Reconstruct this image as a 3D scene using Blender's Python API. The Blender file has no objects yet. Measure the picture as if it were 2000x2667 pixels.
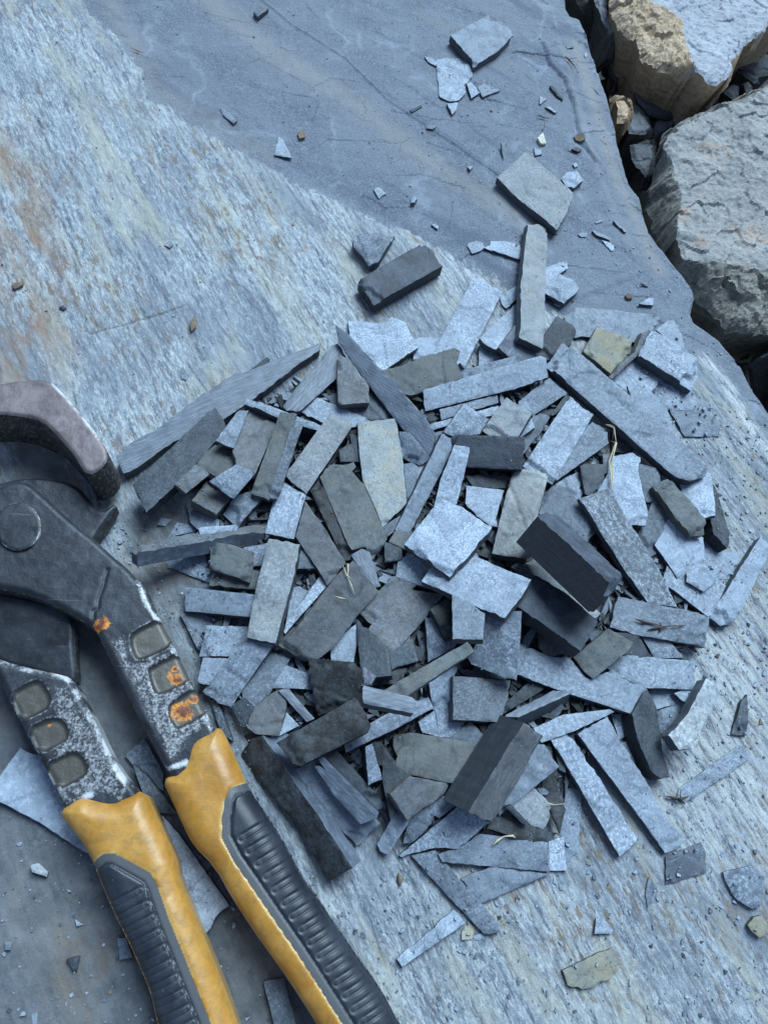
import bpy, math, random
import numpy as np
from mathutils import Matrix, Vector

# ------------------------------------------------------------------ camera, sky, sun, exposure
S = bpy.context.scene
CAM_H = 0.33                      # metres above the slab
F_PX = 1926.0                     # focal length in photo pixels (26 mm phone lens)
NADIR = (680.0, 2200.0)           # photo pixel straight below the lens
n = np.array([NADIR[0] - 1000.0, -(NADIR[1] - 1333.5), -F_PX]); n /= np.linalg.norm(n)
Zc = -n
Xc = np.array([1.0, 0, 0]); Xc -= Xc.dot(Zc) * Zc; Xc /= np.linalg.norm(Xc)
Yc = np.cross(Zc, Xc)
RW = np.array([Xc, Yc, Zc])       # rows: world axes in camera axes -> world = RW @ cam
CAM = np.array([0.0, 0.0, CAM_H])
_d = RW @ np.array([0, 0, -1.0]); CAM[:2] = -_d[:2] / _d[2] * -CAM_H
cd = bpy.data.cameras.new('camera'); cam = bpy.data.objects.new('camera', cd)
S.collection.objects.link(cam); S.camera = cam
cd.sensor_fit = 'VERTICAL'; cd.sensor_height = 36.0; cd.lens = 26.0
cd.clip_start = 0.01; cd.clip_end = 50
M = Matrix.Identity(4)
for i in range(3):
    for j in range(3): M[i][j] = RW[i][j]
    M[i][3] = CAM[i]
cam.matrix_world = M

SUN_EL, SUN_AZ = math.radians(54), math.radians(25)      # light comes from the top right of the picture
w = bpy.data.worlds.new('World'); S.world = w; w.use_nodes = True
nt = w.node_tree; bg = nt.nodes['Background']
sky = nt.nodes.new('ShaderNodeTexSky'); sky.sky_type = 'NISHITA'; sky.sun_disc = False
sky.sun_elevation = SUN_EL; sky.sun_rotation = SUN_AZ
nt.links.new(sky.outputs[0], bg.inputs[0]); bg.inputs[1].default_value = 0.062
sl = bpy.data.lights.new('sun', 'SUN'); sl.energy = 2.6; sl.angle = math.radians(36); sl.color = (0.66, 0.865, 1.0)
so = bpy.data.objects.new('sun', sl); S.collection.objects.link(so)
sd = Vector((math.sin(SUN_AZ) * math.cos(SUN_EL), math.cos(SUN_AZ) * math.cos(SUN_EL), math.sin(SUN_EL)))
so.rotation_euler = sd.to_track_quat('Z', 'Y').to_euler()
S.view_settings.view_transform = 'Standard'; S.view_settings.look = 'None'
S.view_settings.exposure = 1.0; S.view_settings.gamma = 1.0

# ------------------------------------------------------------------ photo pixel -> place in the world
def ray(u, v):
    d = np.array([(u - 1000.0) / F_PX, -(v - 1333.5) / F_PX, -1.0])
    return RW @ d
def G(u, v, z=0.0):
    d = ray(u, v); t = (z - CAM[2]) / d[2]
    p = CAM + t * d
    return np.array([p[0], p[1]])
def GP(pts, z=0.0): return np.array([G(u, v, z) for u, v in pts])
def on_plane(u, v, c, a, b, z0):
    """point of the pixel's ray on the plane z = z0 + a(x-cx) + b(y-cy)"""
    d = ray(u, v)
    k = d[2] - a * d[0] - b * d[1]
    t = (z0 + a * (CAM[0] - c[0]) + b * (CAM[1] - c[1]) - CAM[2]) / k
    return CAM + t * d
def proj(P):
    q = (P - CAM) @ RW           # world -> camera axes
    return np.stack([1000 + F_PX * q[:, 0] / -q[:, 2], 1333.5 - F_PX * q[:, 1] / -q[:, 2]], 1)

# ------------------------------------------------------------------ numpy noise and outlines
def vnoise(x, y, seed=0):
    xi = np.floor(x).astype(np.int64); yi = np.floor(y).astype(np.int64)
    fx = x - xi; fy = y - yi
    fx = fx * fx * (3 - 2 * fx); fy = fy * fy * (3 - 2 * fy)
    def h(i, j):
        k = (i * 374761393 + j * 668265263 + seed * 1442695041) & 0xffffffff
        k = ((k ^ (k >> 13)) * 1274126177) & 0xffffffff
        return ((k ^ (k >> 16)) & 0xffff) / 65535.0
    return (h(xi, yi) * (1 - fx) + h(xi + 1, yi) * fx) * (1 - fy) + (h(xi, yi + 1) * (1 - fx) + h(xi + 1, yi + 1) * fx) * fy
def fbm(x, y, scale, seed=0, octv=4, gain=0.5):
    s = 0; a = 1; t = 0
    for o in range(octv):
        s = s + a * vnoise(x * scale * 2 ** o + 17.3 * o, y * scale * 2 ** o - 9.1 * o, seed + o); t += a; a *= gain
    return s / t - 0.5
def facets(x, y, scale, seed=0):
    """broken-rock height: every cell is its own tilted plane"""
    X = x * scale; Y = y * scale; xi = np.floor(X).astype(np.int64); yi = np.floor(Y).astype(np.int64)
    best = np.full(X.shape, 1e9); out = np.zeros(X.shape)
    def h(i, j, s):
        k = (i * 374761393 + j * 668265263 + (seed * 31 + s) * 1442695041) & 0xffffffff
        k = ((k ^ (k >> 13)) * 1274126177) & 0xffffffff
        return ((k ^ (k >> 16)) & 0xffff) / 65535.0
    for di in (-1, 0, 1):
        for dj in (-1, 0, 1):
            i = xi + di; j = yi + dj
            px = i + h(i, j, 1); py = j + h(i, j, 2); d = (X - px) ** 2 + (Y - py) ** 2
            v = h(i, j, 3) - 0.5 + (h(i, j, 4) - 0.5) * (X - px) * 1.4 + (h(i, j, 5) - 0.5) * (Y - py) * 1.4
            k = d < best; best = np.where(k, d, best); out = np.where(k, v, out)
    return out
def sstep(a, b, x):
    t = np.clip((x - a) / (b - a), 0, 1); return t * t * (3 - 2 * t)
def inside(P, poly):
    r = np.zeros(len(P), bool); x, y = P[:, 0], P[:, 1]
    m = len(poly); j = m - 1
    for i in range(m):
        xi, yi = poly[i]; xj, yj = poly[j]
        if yi != yj:
            c = ((yi > y) != (yj > y)) & (x < (xj - xi) * (y - yi) / (yj - yi) + xi)
            r ^= c
        j = i
    return r
def seg_dist(P, pts, closed=False):
    """distance to a polyline and the nearest point on it"""
    best = np.full(len(P), 1e9); near = np.zeros((len(P), 2))
    m = len(pts)
    for i in range(m if closed else m - 1):
        a = pts[i]; b = pts[(i + 1) % m]; ab = b - a; L = ab.dot(ab)
        if L < 1e-16: continue
        t = np.clip(((P - a) @ ab) / L, 0, 1)
        q = a + t[:, None] * ab
        d = np.hypot(P[:, 0] - q[:, 0], P[:, 1] - q[:, 1])
        k = d < best; best[k] = d[k]; near[k] = q[k]
    return best, near
def rough_outline(poly, step, amp, rng, broken=1.0):
    """cut outline -> chipped outline: short edges are broken ends and wander more"""
    m = len(poly); L = [np.linalg.norm(poly[(i + 1) % m] - poly[i]) for i in range(m)]
    mx = max(L); out = []
    for i in range(m):
        a = poly[i]; b = poly[(i + 1) % m]; k = max(1, int(L[i] / step))
        nrm = np.array([b[1] - a[1], a[0] - b[0]]) / max(L[i], 1e-9)
        am = amp * (broken if L[i] < 0.55 * mx else 0.45)
        for j in range(k):
            p = a + (b - a) * j / k
            if j: p = p + nrm * rng.uniform(-am, am)
            out.append(p)
    return np.array(out)
def round_poly(poly, it=2):
    p = np.array(poly, float)
    for _ in range(it):
        q = np.roll(p, -1, 0)
        p = np.stack([p * 0.75 + q * 0.25, p * 0.25 + q * 0.75], 1).reshape(-1, 2)
    return p

# ------------------------------------------------------------------ objects
def tag(o, label=None, cat=None, group=None, kind=None):
    if label: o['label'] = label
    if cat: o['category'] = cat
    if group: o['group'] = group
    if kind: o['kind'] = kind
    return o
def mesh_obj(name, verts, faces, mats, fmat=None, smooth=None, parent=None, attrs=None, colors=None):
    me = bpy.data.meshes.new(name)
    me.from_pydata([tuple(v) for v in verts], [], [tuple(f) for f in faces])
    for m_ in mats: me.materials.append(m_)
    if fmat is not None: me.polygons.foreach_set('material_index', np.asarray(fmat, dtype=np.int32))
    if smooth is not None: me.polygons.foreach_set('use_smooth', np.asarray(smooth, dtype=bool))
    for k, v in (attrs or {}).items():
        a = me.attributes.new(k, 'FLOAT', 'POINT'); a.data.foreach_set('value', np.asarray(v, dtype=np.float32))
    me.update()
    o = bpy.data.objects.new(name, me); S.collection.objects.link(o)
    if parent: o.parent = parent
    return o
def relief(poly, res, hfun, zbot, side_draft=0.0, bottom=True, afun=None):
    """solid with a sculpted top: grid inside the outline, rim snapped to it, skirt down to zbot"""
    poly = np.asarray(poly)
    lo = poly.min(0) - res; hi = poly.max(0) + res
    nx = int(math.ceil((hi[0] - lo[0]) / res)) + 1; ny = int(math.ceil((hi[1] - lo[1]) / res)) + 1
    gx, gy = np.meshgrid(lo[0] + np.arange(nx) * res, lo[1] + np.arange(ny) * res)
    V = np.stack([gx.ravel(), gy.ravel()], 1)
    cx, cy = np.meshgrid(lo[0] + (np.arange(nx - 1) + .5) * res, lo[1] + (np.arange(ny - 1) + .5) * res)
    C = np.stack([cx.ravel(), cy.ravel()], 1)
    sel = np.nonzero(inside(C, poly))[0]
    if len(sel) == 0: sel = np.array([len(C) // 2])
    r = sel // (nx - 1); c = sel % (nx - 1); a = r * nx + c
    quads = np.stack([a, a + 1, a + 1 + nx, a + nx], 1)
    used = np.unique(quads); remap = -np.ones(nx * ny, int); remap[used] = np.arange(len(used))
    quads = remap[quads]; P = V[used].copy()
    E = np.concatenate([quads[:, [0, 1]], quads[:, [1, 2]], quads[:, [2, 3]], quads[:, [3, 0]]])
    key = np.sort(E, 1); _, idx, cnt = np.unique(key[:, 0] * len(P) + key[:, 1], return_index=True, return_counts=True)
    B = E[idx[cnt == 1]]
    bv = np.unique(B)
    _, near = seg_dist(P[bv], poly, True); P[bv] = near
    e1 = poly - np.roll(poly, 1, 0); e2 = np.roll(poly, -1, 0) - poly
    turn = np.abs(np.arctan2(e1[:, 0] * e2[:, 1] - e1[:, 1] * e2[:, 0], (e1 * e2).sum(1)))
    for q in poly[turn > 0.6]:                       # keep the corners sharp
        dd = np.hypot(*(P[bv] - q).T); k_ = int(dd.argmin())
        if dd[k_] < 1.3 * res: P[bv[k_]] = q
    d, _ = seg_dist(P, poly, True); d[bv] = 0
    z = hfun(P[:, 0], P[:, 1], d)
    N = len(P)
    top = np.column_stack([P, z])
    bm = -np.ones(N, int); bm[bv] = np.arange(len(bv))
    ring1 = top[bv].copy()
    ring2 = top[bv].copy(); zb = zbot(ring2[:, 0], ring2[:, 1]) if callable(zbot) else zbot
    if side_draft:
        cen = P.mean(0); dirv = ring2[:, :2] - cen; dirv /= np.maximum(np.linalg.norm(dirv, axis=1), 1e-9)[:, None]
        ring2[:, :2] += dirv * side_draft
    ring2[:, 2] = np.minimum(zb, ring2[:, 2] - 1e-5)
    verts = np.vstack([top, ring1, ring2]); nb = len(bv)
    side = [(N + bm[i1], N + nb + bm[i1], N + nb + bm[i0], N + bm[i0]) for i0, i1 in B]
    side = [(s[3], s[2], s[1], s[0]) for s in side]
    faces = [tuple(q) for q in quads] + side
    fm = [0] * len(quads) + [1] * len(side); sm = [True] * len(quads) + [False] * len(side)
    att = {}
    if afun:
        att = {k: list(v) for k, v in afun(P[:, 0], P[:, 1], d, z).items()}
        for k in att: att[k] = att[k] + [att[k][i] for i in bv] * 2
    if bottom:
        base = len(verts); bt = top.copy()
        bt[:, 2] = (zbot(bt[:, 0], bt[:, 1]) if callable(zbot) else zbot); bt[:, 2] = np.minimum(bt[:, 2], z - 1e-5)
        bt[bv] = ring2
        verts = np.vstack([verts, bt])
        faces += [tuple(base + q[::-1]) for q in quads]; fm += [1] * len(quads); sm += [False] * len(quads)
        for k in att: att[k] = att[k] + att[k][:N]
    return verts, faces, fm, sm, att

# ------------------------------------------------------------------ materials
class NT:
    def __init__(s, name):
        s.m = bpy.data.materials.new(name); s.m.use_nodes = True; s.t = s.m.node_tree
        s.b = s.t.nodes['Principled BSDF']; s.b.inputs['Specular IOR Level'].default_value = 0.4
    def n(s, typ, **kw):
        x = s.t.nodes.new('ShaderNode' + typ)
        for k, v in kw.items(): setattr(x, k, v)
        return x
    def l(s, a, b): s.t.links.new(a, b)
    def noise(s, vec, scale, detail=4, rough=0.6, dist=0.0):
        x = s.n('TexNoise'); x.inputs['Scale'].default_value = scale; x.inputs['Detail'].default_value = detail
        x.inputs['Roughness'].default_value = rough; x.inputs['Distortion'].default_value = dist
        s.l(vec, x.inputs['Vector']); return x.outputs['Fac']
    def ramp(s, fac, stops):
        x = s.n('ValToRGB'); e = x.color_ramp.elements
        while len(e) < len(stops): e.new(0.5)
        for i, (p, c) in enumerate(stops):
            e[i].position = p; e[i].color = (c, c, c, 1) if not hasattr(c, '__len__') else (*c, 1)
        s.l(fac, x.inputs[0]); return x.outputs[0]
    def mix(s, fac, a, b, mode='MIX'):
        x = s.n('Mix', data_type='RGBA', blend_type=mode)
        for sock, v in ((x.inputs[0], fac), (x.inputs[6], a), (x.inputs[7], b)):
            if hasattr(v, 'links') or hasattr(v, 'is_linked'): s.l(v, sock)
            elif hasattr(v, '__len__'): sock.default_value = (*v, 1)
            else: sock.default_value = v
        return x.outputs[2]
    def math(s, op, a, b=0.0, clamp=False):
        x = s.n('Math', operation=op, use_clamp=clamp)
        for sock, v in ((x.inputs[0], a), (x.inputs[1], b)):
            if hasattr(v, 'is_linked'): s.l(v, sock)
            else: sock.default_value = v
        return x.outputs[0]
    def vmap(s, vec, rot=(0, 0, 0), scale=(1, 1, 1)):
        x = s.n('Mapping'); x.inputs['Rotation'].default_value = rot; x.inputs['Scale'].default_value = scale
        s.l(vec, x.inputs['Vector']); return x.outputs[0]
    def attr(s, name): return s.n('Attribute', attribute_name=name).outputs['Fac']
    def bump(s, h, strength, dist, prev=None):
        x = s.n('Bump'); x.inputs['Strength'].default_value = strength; x.inputs['Distance'].default_value = dist
        s.l(h, x.inputs['Height'])
        if prev is not None: s.l(prev, x.inputs['Normal'])
        return x.outputs[0]
    def objvec(s):
        tc = s.n('TexCoord'); oi = s.n('ObjectInfo')
        c = s.n('CombineXYZ'); r = s.math('MULTIPLY', oi.outputs['Random'], 7.0)
        s.l(r, c.inputs[0]); s.l(r, c.inputs[1]); s.l(r, c.inputs[2])
        a = s.n('VectorMath', operation='ADD'); s.l(tc.outputs['Object'], a.inputs[0]); s.l(c.outputs[0], a.inputs[1])
        s.rand = oi.outputs['Random']
        k = s.math('ADD', s.math('MULTIPLY', s.math('FRACT', s.math('MULTIPLY', s.rand, 17.0)), 0.75), 0.6)
        z = s.n('VectorMath', operation='SCALE'); s.l(a.outputs[0], z.inputs[0]); s.l(k, z.inputs['Scale'])
        s.rand2 = s.math('FRACT', s.math('MULTIPLY', s.rand, 43.0))
        return z.outputs[0]

def slate(name, c1, c2, speck, amount, rough=0.62, stain=None, stain_amt=0.0, bumpd=0.00045, dark=None):
    """split face of slate: cloudy grey, crystalline dust, dark pin holes"""
    if name not in ('cream_chip', 'brown_clod'):      # blue-grey stone
        c1, c2, speck = (tuple(a * k for a, k in zip(c, (0.90, 0.985, 1.05))) for c in (c1, c2, speck))
    m = NT(name); v = m.objvec()
    big = m.noise(v, 95, 5, 0.62, 0.4)
    col = m.mix(m.ramp(big, [(0.36, 0), (0.64, 1)]), c1, c2)
    if stain:
        st = m.noise(v, 55, 4, 0.6, 0.8)
        col = m.mix(m.math('MULTIPLY', m.ramp(st, [(0.42, 0), (0.66, 1)]), stain_amt), col, stain)
    fine = m.noise(v, 820, 4, 0.85); mid = m.noise(v, 420, 5, 0.72)
    patch = m.noise(v, 60, 4, 0.6)
    dust = m.math('MULTIPLY', m.ramp(fine, [(0.47, 0), (0.62, 1)]), m.ramp(patch, [(0.34, 0.3), (0.62, 1)]))
    col = m.mix(m.math('MULTIPLY', dust, m.math('MULTIPLY', m.math('ADD', m.math('MULTIPLY', m.rand2, 0.8), 0.35), amount)), col, speck)
    scr = m.noise(m.vmap(v, rot=(0, 0, 0.8), scale=(60, 1300, 300)), 1.0, 3, 0.6)
    col = m.mix(m.ramp(scr, [(0.66, 0), (0.72, 0.35)]), col, speck)
    vc = m.noise(v, 28, 4, 0.6, 1.2)
    col = m.mix(m.ramp(vc, [(0.485, 0), (0.5, 0.4), (0.515, 0)]), col, tuple(x * 0.45 for x in c1))
    dk = m.ramp(mid, [(0.33, 1), (0.43, 0)])
    col = m.mix(m.math('MULTIPLY', dk, 0.55), col, dark or tuple(x * 0.35 for x in c1))
    if dark:
        mot = m.noise(v, 150, 6, 0.7, 0.5)
        col = m.mix(m.ramp(mot, [(0.45, 0), (0.58, 0.8)]), col, dark)
    # per-piece brightness
    br = m.math('ADD', m.math('MULTIPLY', m.rand, 0.46), 0.72)
    hs = m.n('HueSaturation'); m.l(br, hs.inputs['Value']); m.l(col, hs.inputs['Color'])
    m.l(hs.outputs[0], m.b.inputs['Base Color'])
    rr = m.math('ADD', m.math('MULTIPLY', mid, 0.35), rough - 0.2); m.l(rr, m.b.inputs['Roughness'])
    h = m.math('ADD', m.math('MULTIPLY', mid, 1.0), m.math('MULTIPLY', fine, 0.35))
    m.l(m.bump(h, 1.0, bumpd), m.b.inputs['Normal'])
    return m.m
def sawn(name, c1, c2, rough=0.5):
    """saw-cut face: smooth grey with arcs of scratches"""
    m = NT(name); v = m.objvec()
    w1 = m.n('TexWave', wave_type='BANDS', bands_direction='X'); w1.inputs['Scale'].default_value = 190
    w1.inputs['Distortion'].default_value = 3; w1.inputs['Detail'].default_value = 3; w1.inputs['Detail Scale'].default_value = 0.6
    m.l(m.vmap(v, rot=(0, 0, 1.15)), w1.inputs['Vector'])
    sc = m.noise(m.vmap(v, rot=(0, 0, 0.55), scale=(110, 1900, 300)), 1.0, 4, 0.7)
    n1 = m.noise(v, 140, 4, 0.6)
    col = m.mix(m.ramp(n1, [(0.35, 0), (0.65, 1)]), c1, c2)
    sg = m.ramp(sc, [(0.50, 0), (0.62, 1)])
    col = m.mix(m.math('MULTIPLY', sg, 0.45), col, tuple(min(1, x * 2.1) for x in c2))
    col = m.mix(m.math('MULTIPLY', w1.outputs['Fac'], 0.13), col, tuple(x * 0.5 for x in c1))
    m.l(col, m.b.inputs['Base Color']); m.b.inputs['Roughness'].default_value = rough
    m.l(m.bump(m.math('ADD', m.math('MULTIPLY', w1.outputs['Fac'], 0.3), sc), 0.5, 0.0002), m.b.inputs['Normal'])
    return m.m
def edge_mat(name, c1, c2):
    """sides of a piece: layers of the split run along it"""
    m = NT(name); v = m.objvec()
    ly = m.noise(m.vmap(v, scale=(60, 60, 1800)), 1.0, 4, 0.7)
    n1 = m.noise(v, 260, 5, 0.7)
    col = m.mix(m.ramp(ly, [(0.35, 0), (0.68, 1)]), c1, c2)
    col = m.mix(m.math('MULTIPLY', m.ramp(n1, [(0.5, 0), (0.72, 1)]), 0.35), col, tuple(x * 1.8 for x in c2))
    m.l(col, m.b.inputs['Base Color']); m.b.inputs['Roughness'].default_value = 0.6
    m.l(m.bump(m.math('ADD', ly, n1), 0.8, 0.0003), m.b.inputs['Normal'])
    return m.m
DUST = (0.62, 0.66, 0.74)
MAT = {
    'L': slate('slate_dusty', (0.190, 0.212, 0.250), (0.285, 0.315, 0.362), DUST, 0.8),
    'M': slate('slate_grey', (0.095, 0.108, 0.130), (0.160, 0.177, 0.207), DUST, 0.42),
    'D': slate('slate_dark', (0.030, 0.036, 0.044), (0.062, 0.071, 0.082), (0.26, 0.29, 0.33), 0.35),
    'N': slate('slate_dark_worn', (0.036, 0.042, 0.054), (0.080, 0.092, 0.116), (0.26, 0.29, 0.34), 0.22),
    'K': slate('slate_black_mottled', (0.024, 0.027, 0.031), (0.052, 0.057, 0.063), (0.20, 0.22, 0.24), 0.35, dark=(0.013, 0.012, 0.011)),
    'G': slate('slate_speckled_dark', (0.080, 0.088, 0.100), (0.125, 0.135, 0.150), (0.45, 0.48, 0.53), 0.7),
    'O': slate('slate_olive', (0.074, 0.080, 0.082), (0.135, 0.142, 0.138), (0.32, 0.34, 0.35), 0.3, stain=(0.13, 0.105, 0.07), stain_amt=0.35),
    'B': slate('slate_mauve_brown', (0.080, 0.082, 0.090), (0.152, 0.155, 0.165), (0.36, 0.38, 0.41), 0.4, stain=(0.115, 0.095, 0.08), stain_amt=0.45),
    'T': slate('slate_tan_marbled', (0.19, 0.185, 0.175), (0.34, 0.33, 0.31), (0.5, 0.5, 0.5), 0.3, stain=(0.09, 0.09, 0.10), stain_amt=0.7, rough=0.5),
    'Y': slate('slate_yellow_stained', (0.22, 0.225, 0.20), (0.35, 0.33, 0.25), (0.55, 0.56, 0.52), 0.4, stain=(0.42, 0.30, 0.12), stain_amt=0.55),
    'V': slate('slate_yellow_tipped', (0.17, 0.178, 0.185), (0.26, 0.262, 0.255), (0.5, 0.5, 0.48), 0.4, stain=(0.40, 0.34, 0.17), stain_amt=0.35),
    'Q': slate('slate_warm_grey', (0.215, 0.222, 0.235), (0.325, 0.33, 0.335), (0.62, 0.63, 0.64), 0.6, stain=(0.33, 0.30, 0.22), stain_amt=0.25),
    'C': slate('cream_chip', (0.55, 0.50, 0.40), (0.72, 0.66, 0.54), (0.8, 0.78, 0.7), 0.4),
    'R': slate('brown_clod', (0.10, 0.075, 0.05), (0.20, 0.15, 0.10), (0.3, 0.26, 0.2), 0.4, rough=0.8),
    'S': sawn('slate_sawn', (0.078, 0.096, 0.124), (0.130, 0.157, 0.198)),
}
EDGE_L = edge_mat('slate_edge', (0.036, 0.044, 0.056), (0.082, 0.095, 0.115))
EDGE_D = edge_mat('slate_edge_dark', (0.015, 0.019, 0.026), (0.027, 0.032, 0.041))
EDGE_B = edge_mat('slate_edge_brown', (0.070, 0.068, 0.065), (0.130, 0.125, 0.115))
SAWN_SIDE = MAT['S']
EDGE = {'L': EDGE_L, 'M': EDGE_L, 'D': EDGE_D, 'N': EDGE_D, 'K': EDGE_D, 'G': EDGE_L, 'O': EDGE_B, 'B': EDGE_B, 'T': EDGE_B,
        'Y': EDGE_B, 'V': EDGE_L, 'Q': EDGE_L, 'C': MAT['C'], 'R': MAT['R'], 'S': EDGE_L}

def slab_mat():
    m = NT('slab_rock'); geo = m.n('NewGeometry'); v = geo.outputs['Position']
    wz, rust, beige, dirt, white, rough_ = (m.attr(k) for k in ('weather', 'rust', 'beige', 'dirt', 'white', 'side'))
    ang = math.radians(-62)
    sv = m.vmap(v, rot=(0, 0, -ang))                     # x runs down the streaks
    st1 = m.noise(m.vmap(sv, scale=(0.17, 1, 1)), 360, 7, 0.74, 0.4)
    st2 = m.noise(m.vmap(sv, scale=(0.10, 1, 1)), 95, 5, 0.6, 0.6)
    st3 = m.noise(m.vmap(sv, scale=(0.35, 1, 1)), 700, 6, 0.85)
    pz = m.noise(m.vmap(sv, scale=(0.5, 1, 1)), 26, 6, 0.62, 0.6)
    n1 = m.noise(v, 26, 5, 0.6); n2 = m.noise(v, 170, 5, 0.65); n3 = m.noise(v, 760, 5, 0.85)
    # clean smooth rock
    clean = m.mix(m.ramp(n1, [(0.38, 0), (0.62, 1)]), (0.105, 0.130, 0.170), (0.155, 0.186, 0.232))
    clean = m.mix(m.ramp(n3, [(0.51, 0), (0.60, 0.55)]), clean, (0.36, 0.42, 0.52))
    clean = m.mix(m.ramp(n2, [(0.54, 0), (0.62, 0.35)]), clean, (0.24, 0.28, 0.35))
    clean = m.mix(m.ramp(m.noise(v, 620, 3, 0.6), [(0.30, 0.75), (0.38, 0)]), clean, (0.08, 0.085, 0.10))
    bs = m.noise(m.vmap(m.vmap(v, rot=(0, 0, math.radians(36))), scale=(0.12, 1, 1)), 48, 6, 0.6, 0.3)
    clean = m.mix(m.ramp(bs, [(0.40, 0), (0.62, 0.55)]), clean, (0.180, 0.205, 0.245))
    clean = m.mix(m.ramp(bs, [(0.32, 0.6), (0.45, 0)]), clean, (0.080, 0.100, 0.145))
    clean = m.mix(m.math('MULTIPLY', beige, m.math('ADD', m.math('MULTIPLY', st3, 0.5), 0.45)), clean, (0.27, 0.27, 0.265))
    vn = m.n('TexVoronoi', feature='DISTANCE_TO_EDGE'); vn.inputs['Scale'].default_value = 11
    dv = m.n('VectorMath', operation='ADD'); dn_ = m.n('TexNoise'); dn_.inputs['Scale'].default_value = 18; dn_.inputs['Detail'].default_value = 6
    m.l(v, dn_.inputs['Vector']); sc_ = m.n('VectorMath', operation='SCALE'); sc_.inputs['Scale'].default_value = 0.09; m.l(dn_.outputs['Color'], sc_.inputs[0])
    m.l(m.vmap(v, rot=(0, 0, 0.7), scale=(1, 0.45, 1)), dv.inputs[0]); m.l(sc_.outputs[0], dv.inputs[1]); m.l(dv.outputs[0], vn.inputs['Vector'])
    clean = m.mix(m.math('MULTIPLY', m.ramp(vn.outputs['Distance'], [(0.0, 0.55), (0.03, 0)]), m.ramp(n1, [(0.45, 0), (0.6, 1)])), clean, (0.30, 0.35, 0.43))
    # weathered streaky skin
    we = m.mix(m.ramp(st2, [(0.36, 0), (0.64, 1)]), (0.140, 0.172, 0.225), (0.235, 0.275, 0.325))
    we = m.mix(m.math('MULTIPLY', m.ramp(st1, [(0.46, 0), (0.56, 0.75)]), m.ramp(pz, [(0.38, 0.2), (0.60, 1)])), we, (0.42, 0.475, 0.515))
    we = m.mix(m.math('MULTIPLY', m.ramp(st3, [(0.49, 0), (0.58, 0.8)]), m.ramp(pz, [(0.36, 0.25), (0.58, 1)])), we, (0.62, 0.67, 0.68))
    cream = m.noise(m.vmap(sv, scale=(0.2, 1, 1)), 60, 4, 0.6, 0.5)
    we = m.mix(m.ramp(cream, [(0.51, 0), (0.66, 0.6)]), we, (0.46, 0.455, 0.375))
    br = m.noise(m.vmap(sv, scale=(0.30, 1, 1)), 330, 6, 0.78, 0.3)
    bz = m.noise(v, 15, 3, 0.5)
    we = m.mix(m.math('MULTIPLY', m.ramp(br, [(0.525, 0), (0.585, 0.9)]), m.ramp(bz, [(0.44, 0.08), (0.58, 1)])), we, (0.21, 0.165, 0.12))
    we = m.mix(m.ramp(st1, [(0.36, 0.7), (0.44, 0)]), we, (0.085, 0.10, 0.13))
    rz = m.noise(m.vmap(sv, scale=(0.3, 1, 1)), 70, 5, 0.65, 0.5)
    we = m.mix(m.math('MULTIPLY', rust, m.ramp(rz, [(0.43, 0.0), (0.66, 0.85)])), we, (0.29, 0.19, 0.125))
    edge = m.math('ADD', wz, m.math('ADD', m.math('MULTIPLY', m.math('SUBTRACT', n2, 0.5), 0.9), m.math('MULTIPLY', m.math('SUBTRACT', st1, 0.5), 1.2)))
    col = m.mix(m.ramp(edge, [(0.36, 0), (0.64, 1)]), clean, we)
    # earth and fine dirt; its dark tone also paints shade from the pliers
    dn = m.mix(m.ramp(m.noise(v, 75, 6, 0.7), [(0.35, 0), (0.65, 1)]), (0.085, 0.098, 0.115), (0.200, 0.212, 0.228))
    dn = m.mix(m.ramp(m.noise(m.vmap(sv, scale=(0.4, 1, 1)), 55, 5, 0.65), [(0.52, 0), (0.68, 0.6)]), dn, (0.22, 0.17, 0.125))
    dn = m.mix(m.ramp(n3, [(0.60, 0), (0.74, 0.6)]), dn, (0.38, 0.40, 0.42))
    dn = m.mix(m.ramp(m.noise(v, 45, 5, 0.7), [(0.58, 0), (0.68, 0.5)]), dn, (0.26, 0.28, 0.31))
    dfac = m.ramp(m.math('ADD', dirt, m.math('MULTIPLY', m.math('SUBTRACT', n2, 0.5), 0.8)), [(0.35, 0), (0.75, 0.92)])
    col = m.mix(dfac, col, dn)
    wf = m.math('MULTIPLY', white, m.ramp(m.math('ADD', m.math('MULTIPLY', st1, 0.6), m.math('MULTIPLY', n3, 0.4)), [(0.44, 0), (0.56, 1)]))
    col = m.mix(wf, col, (0.58, 0.61, 0.61))
    sd_ = m.mix(m.ramp(m.noise(m.vmap(v, scale=(40, 40, 900)), 1, 4, 0.7), [(0.4, 0), (0.6, 1)]), (0.07, 0.075, 0.085), (0.16, 0.165, 0.175))
    col = m.mix(rough_, col, sd_)
    m.l(col, m.b.inputs['Base Color']); m.b.inputs['Roughness'].default_value = 0.68
    h = m.math('ADD', m.math('MULTIPLY', n3, 0.35), m.math('MULTIPLY', n2, 0.5))
    hw = m.math('MULTIPLY', m.math('ADD', st1, m.math('MULTIPLY', st3, 0.5)), m.math('ADD', wz, 0.08))
    gr = m.noise(v, 420, 7, 0.85)
    nb = m.bump(hw, 0.9, 0.0004, m.bump(h, 0.9, 0.0005, m.bump(gr, 1.0, 0.0009)))
    m.l(nb, m.b.inputs['Normal'])
    return m.m
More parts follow.
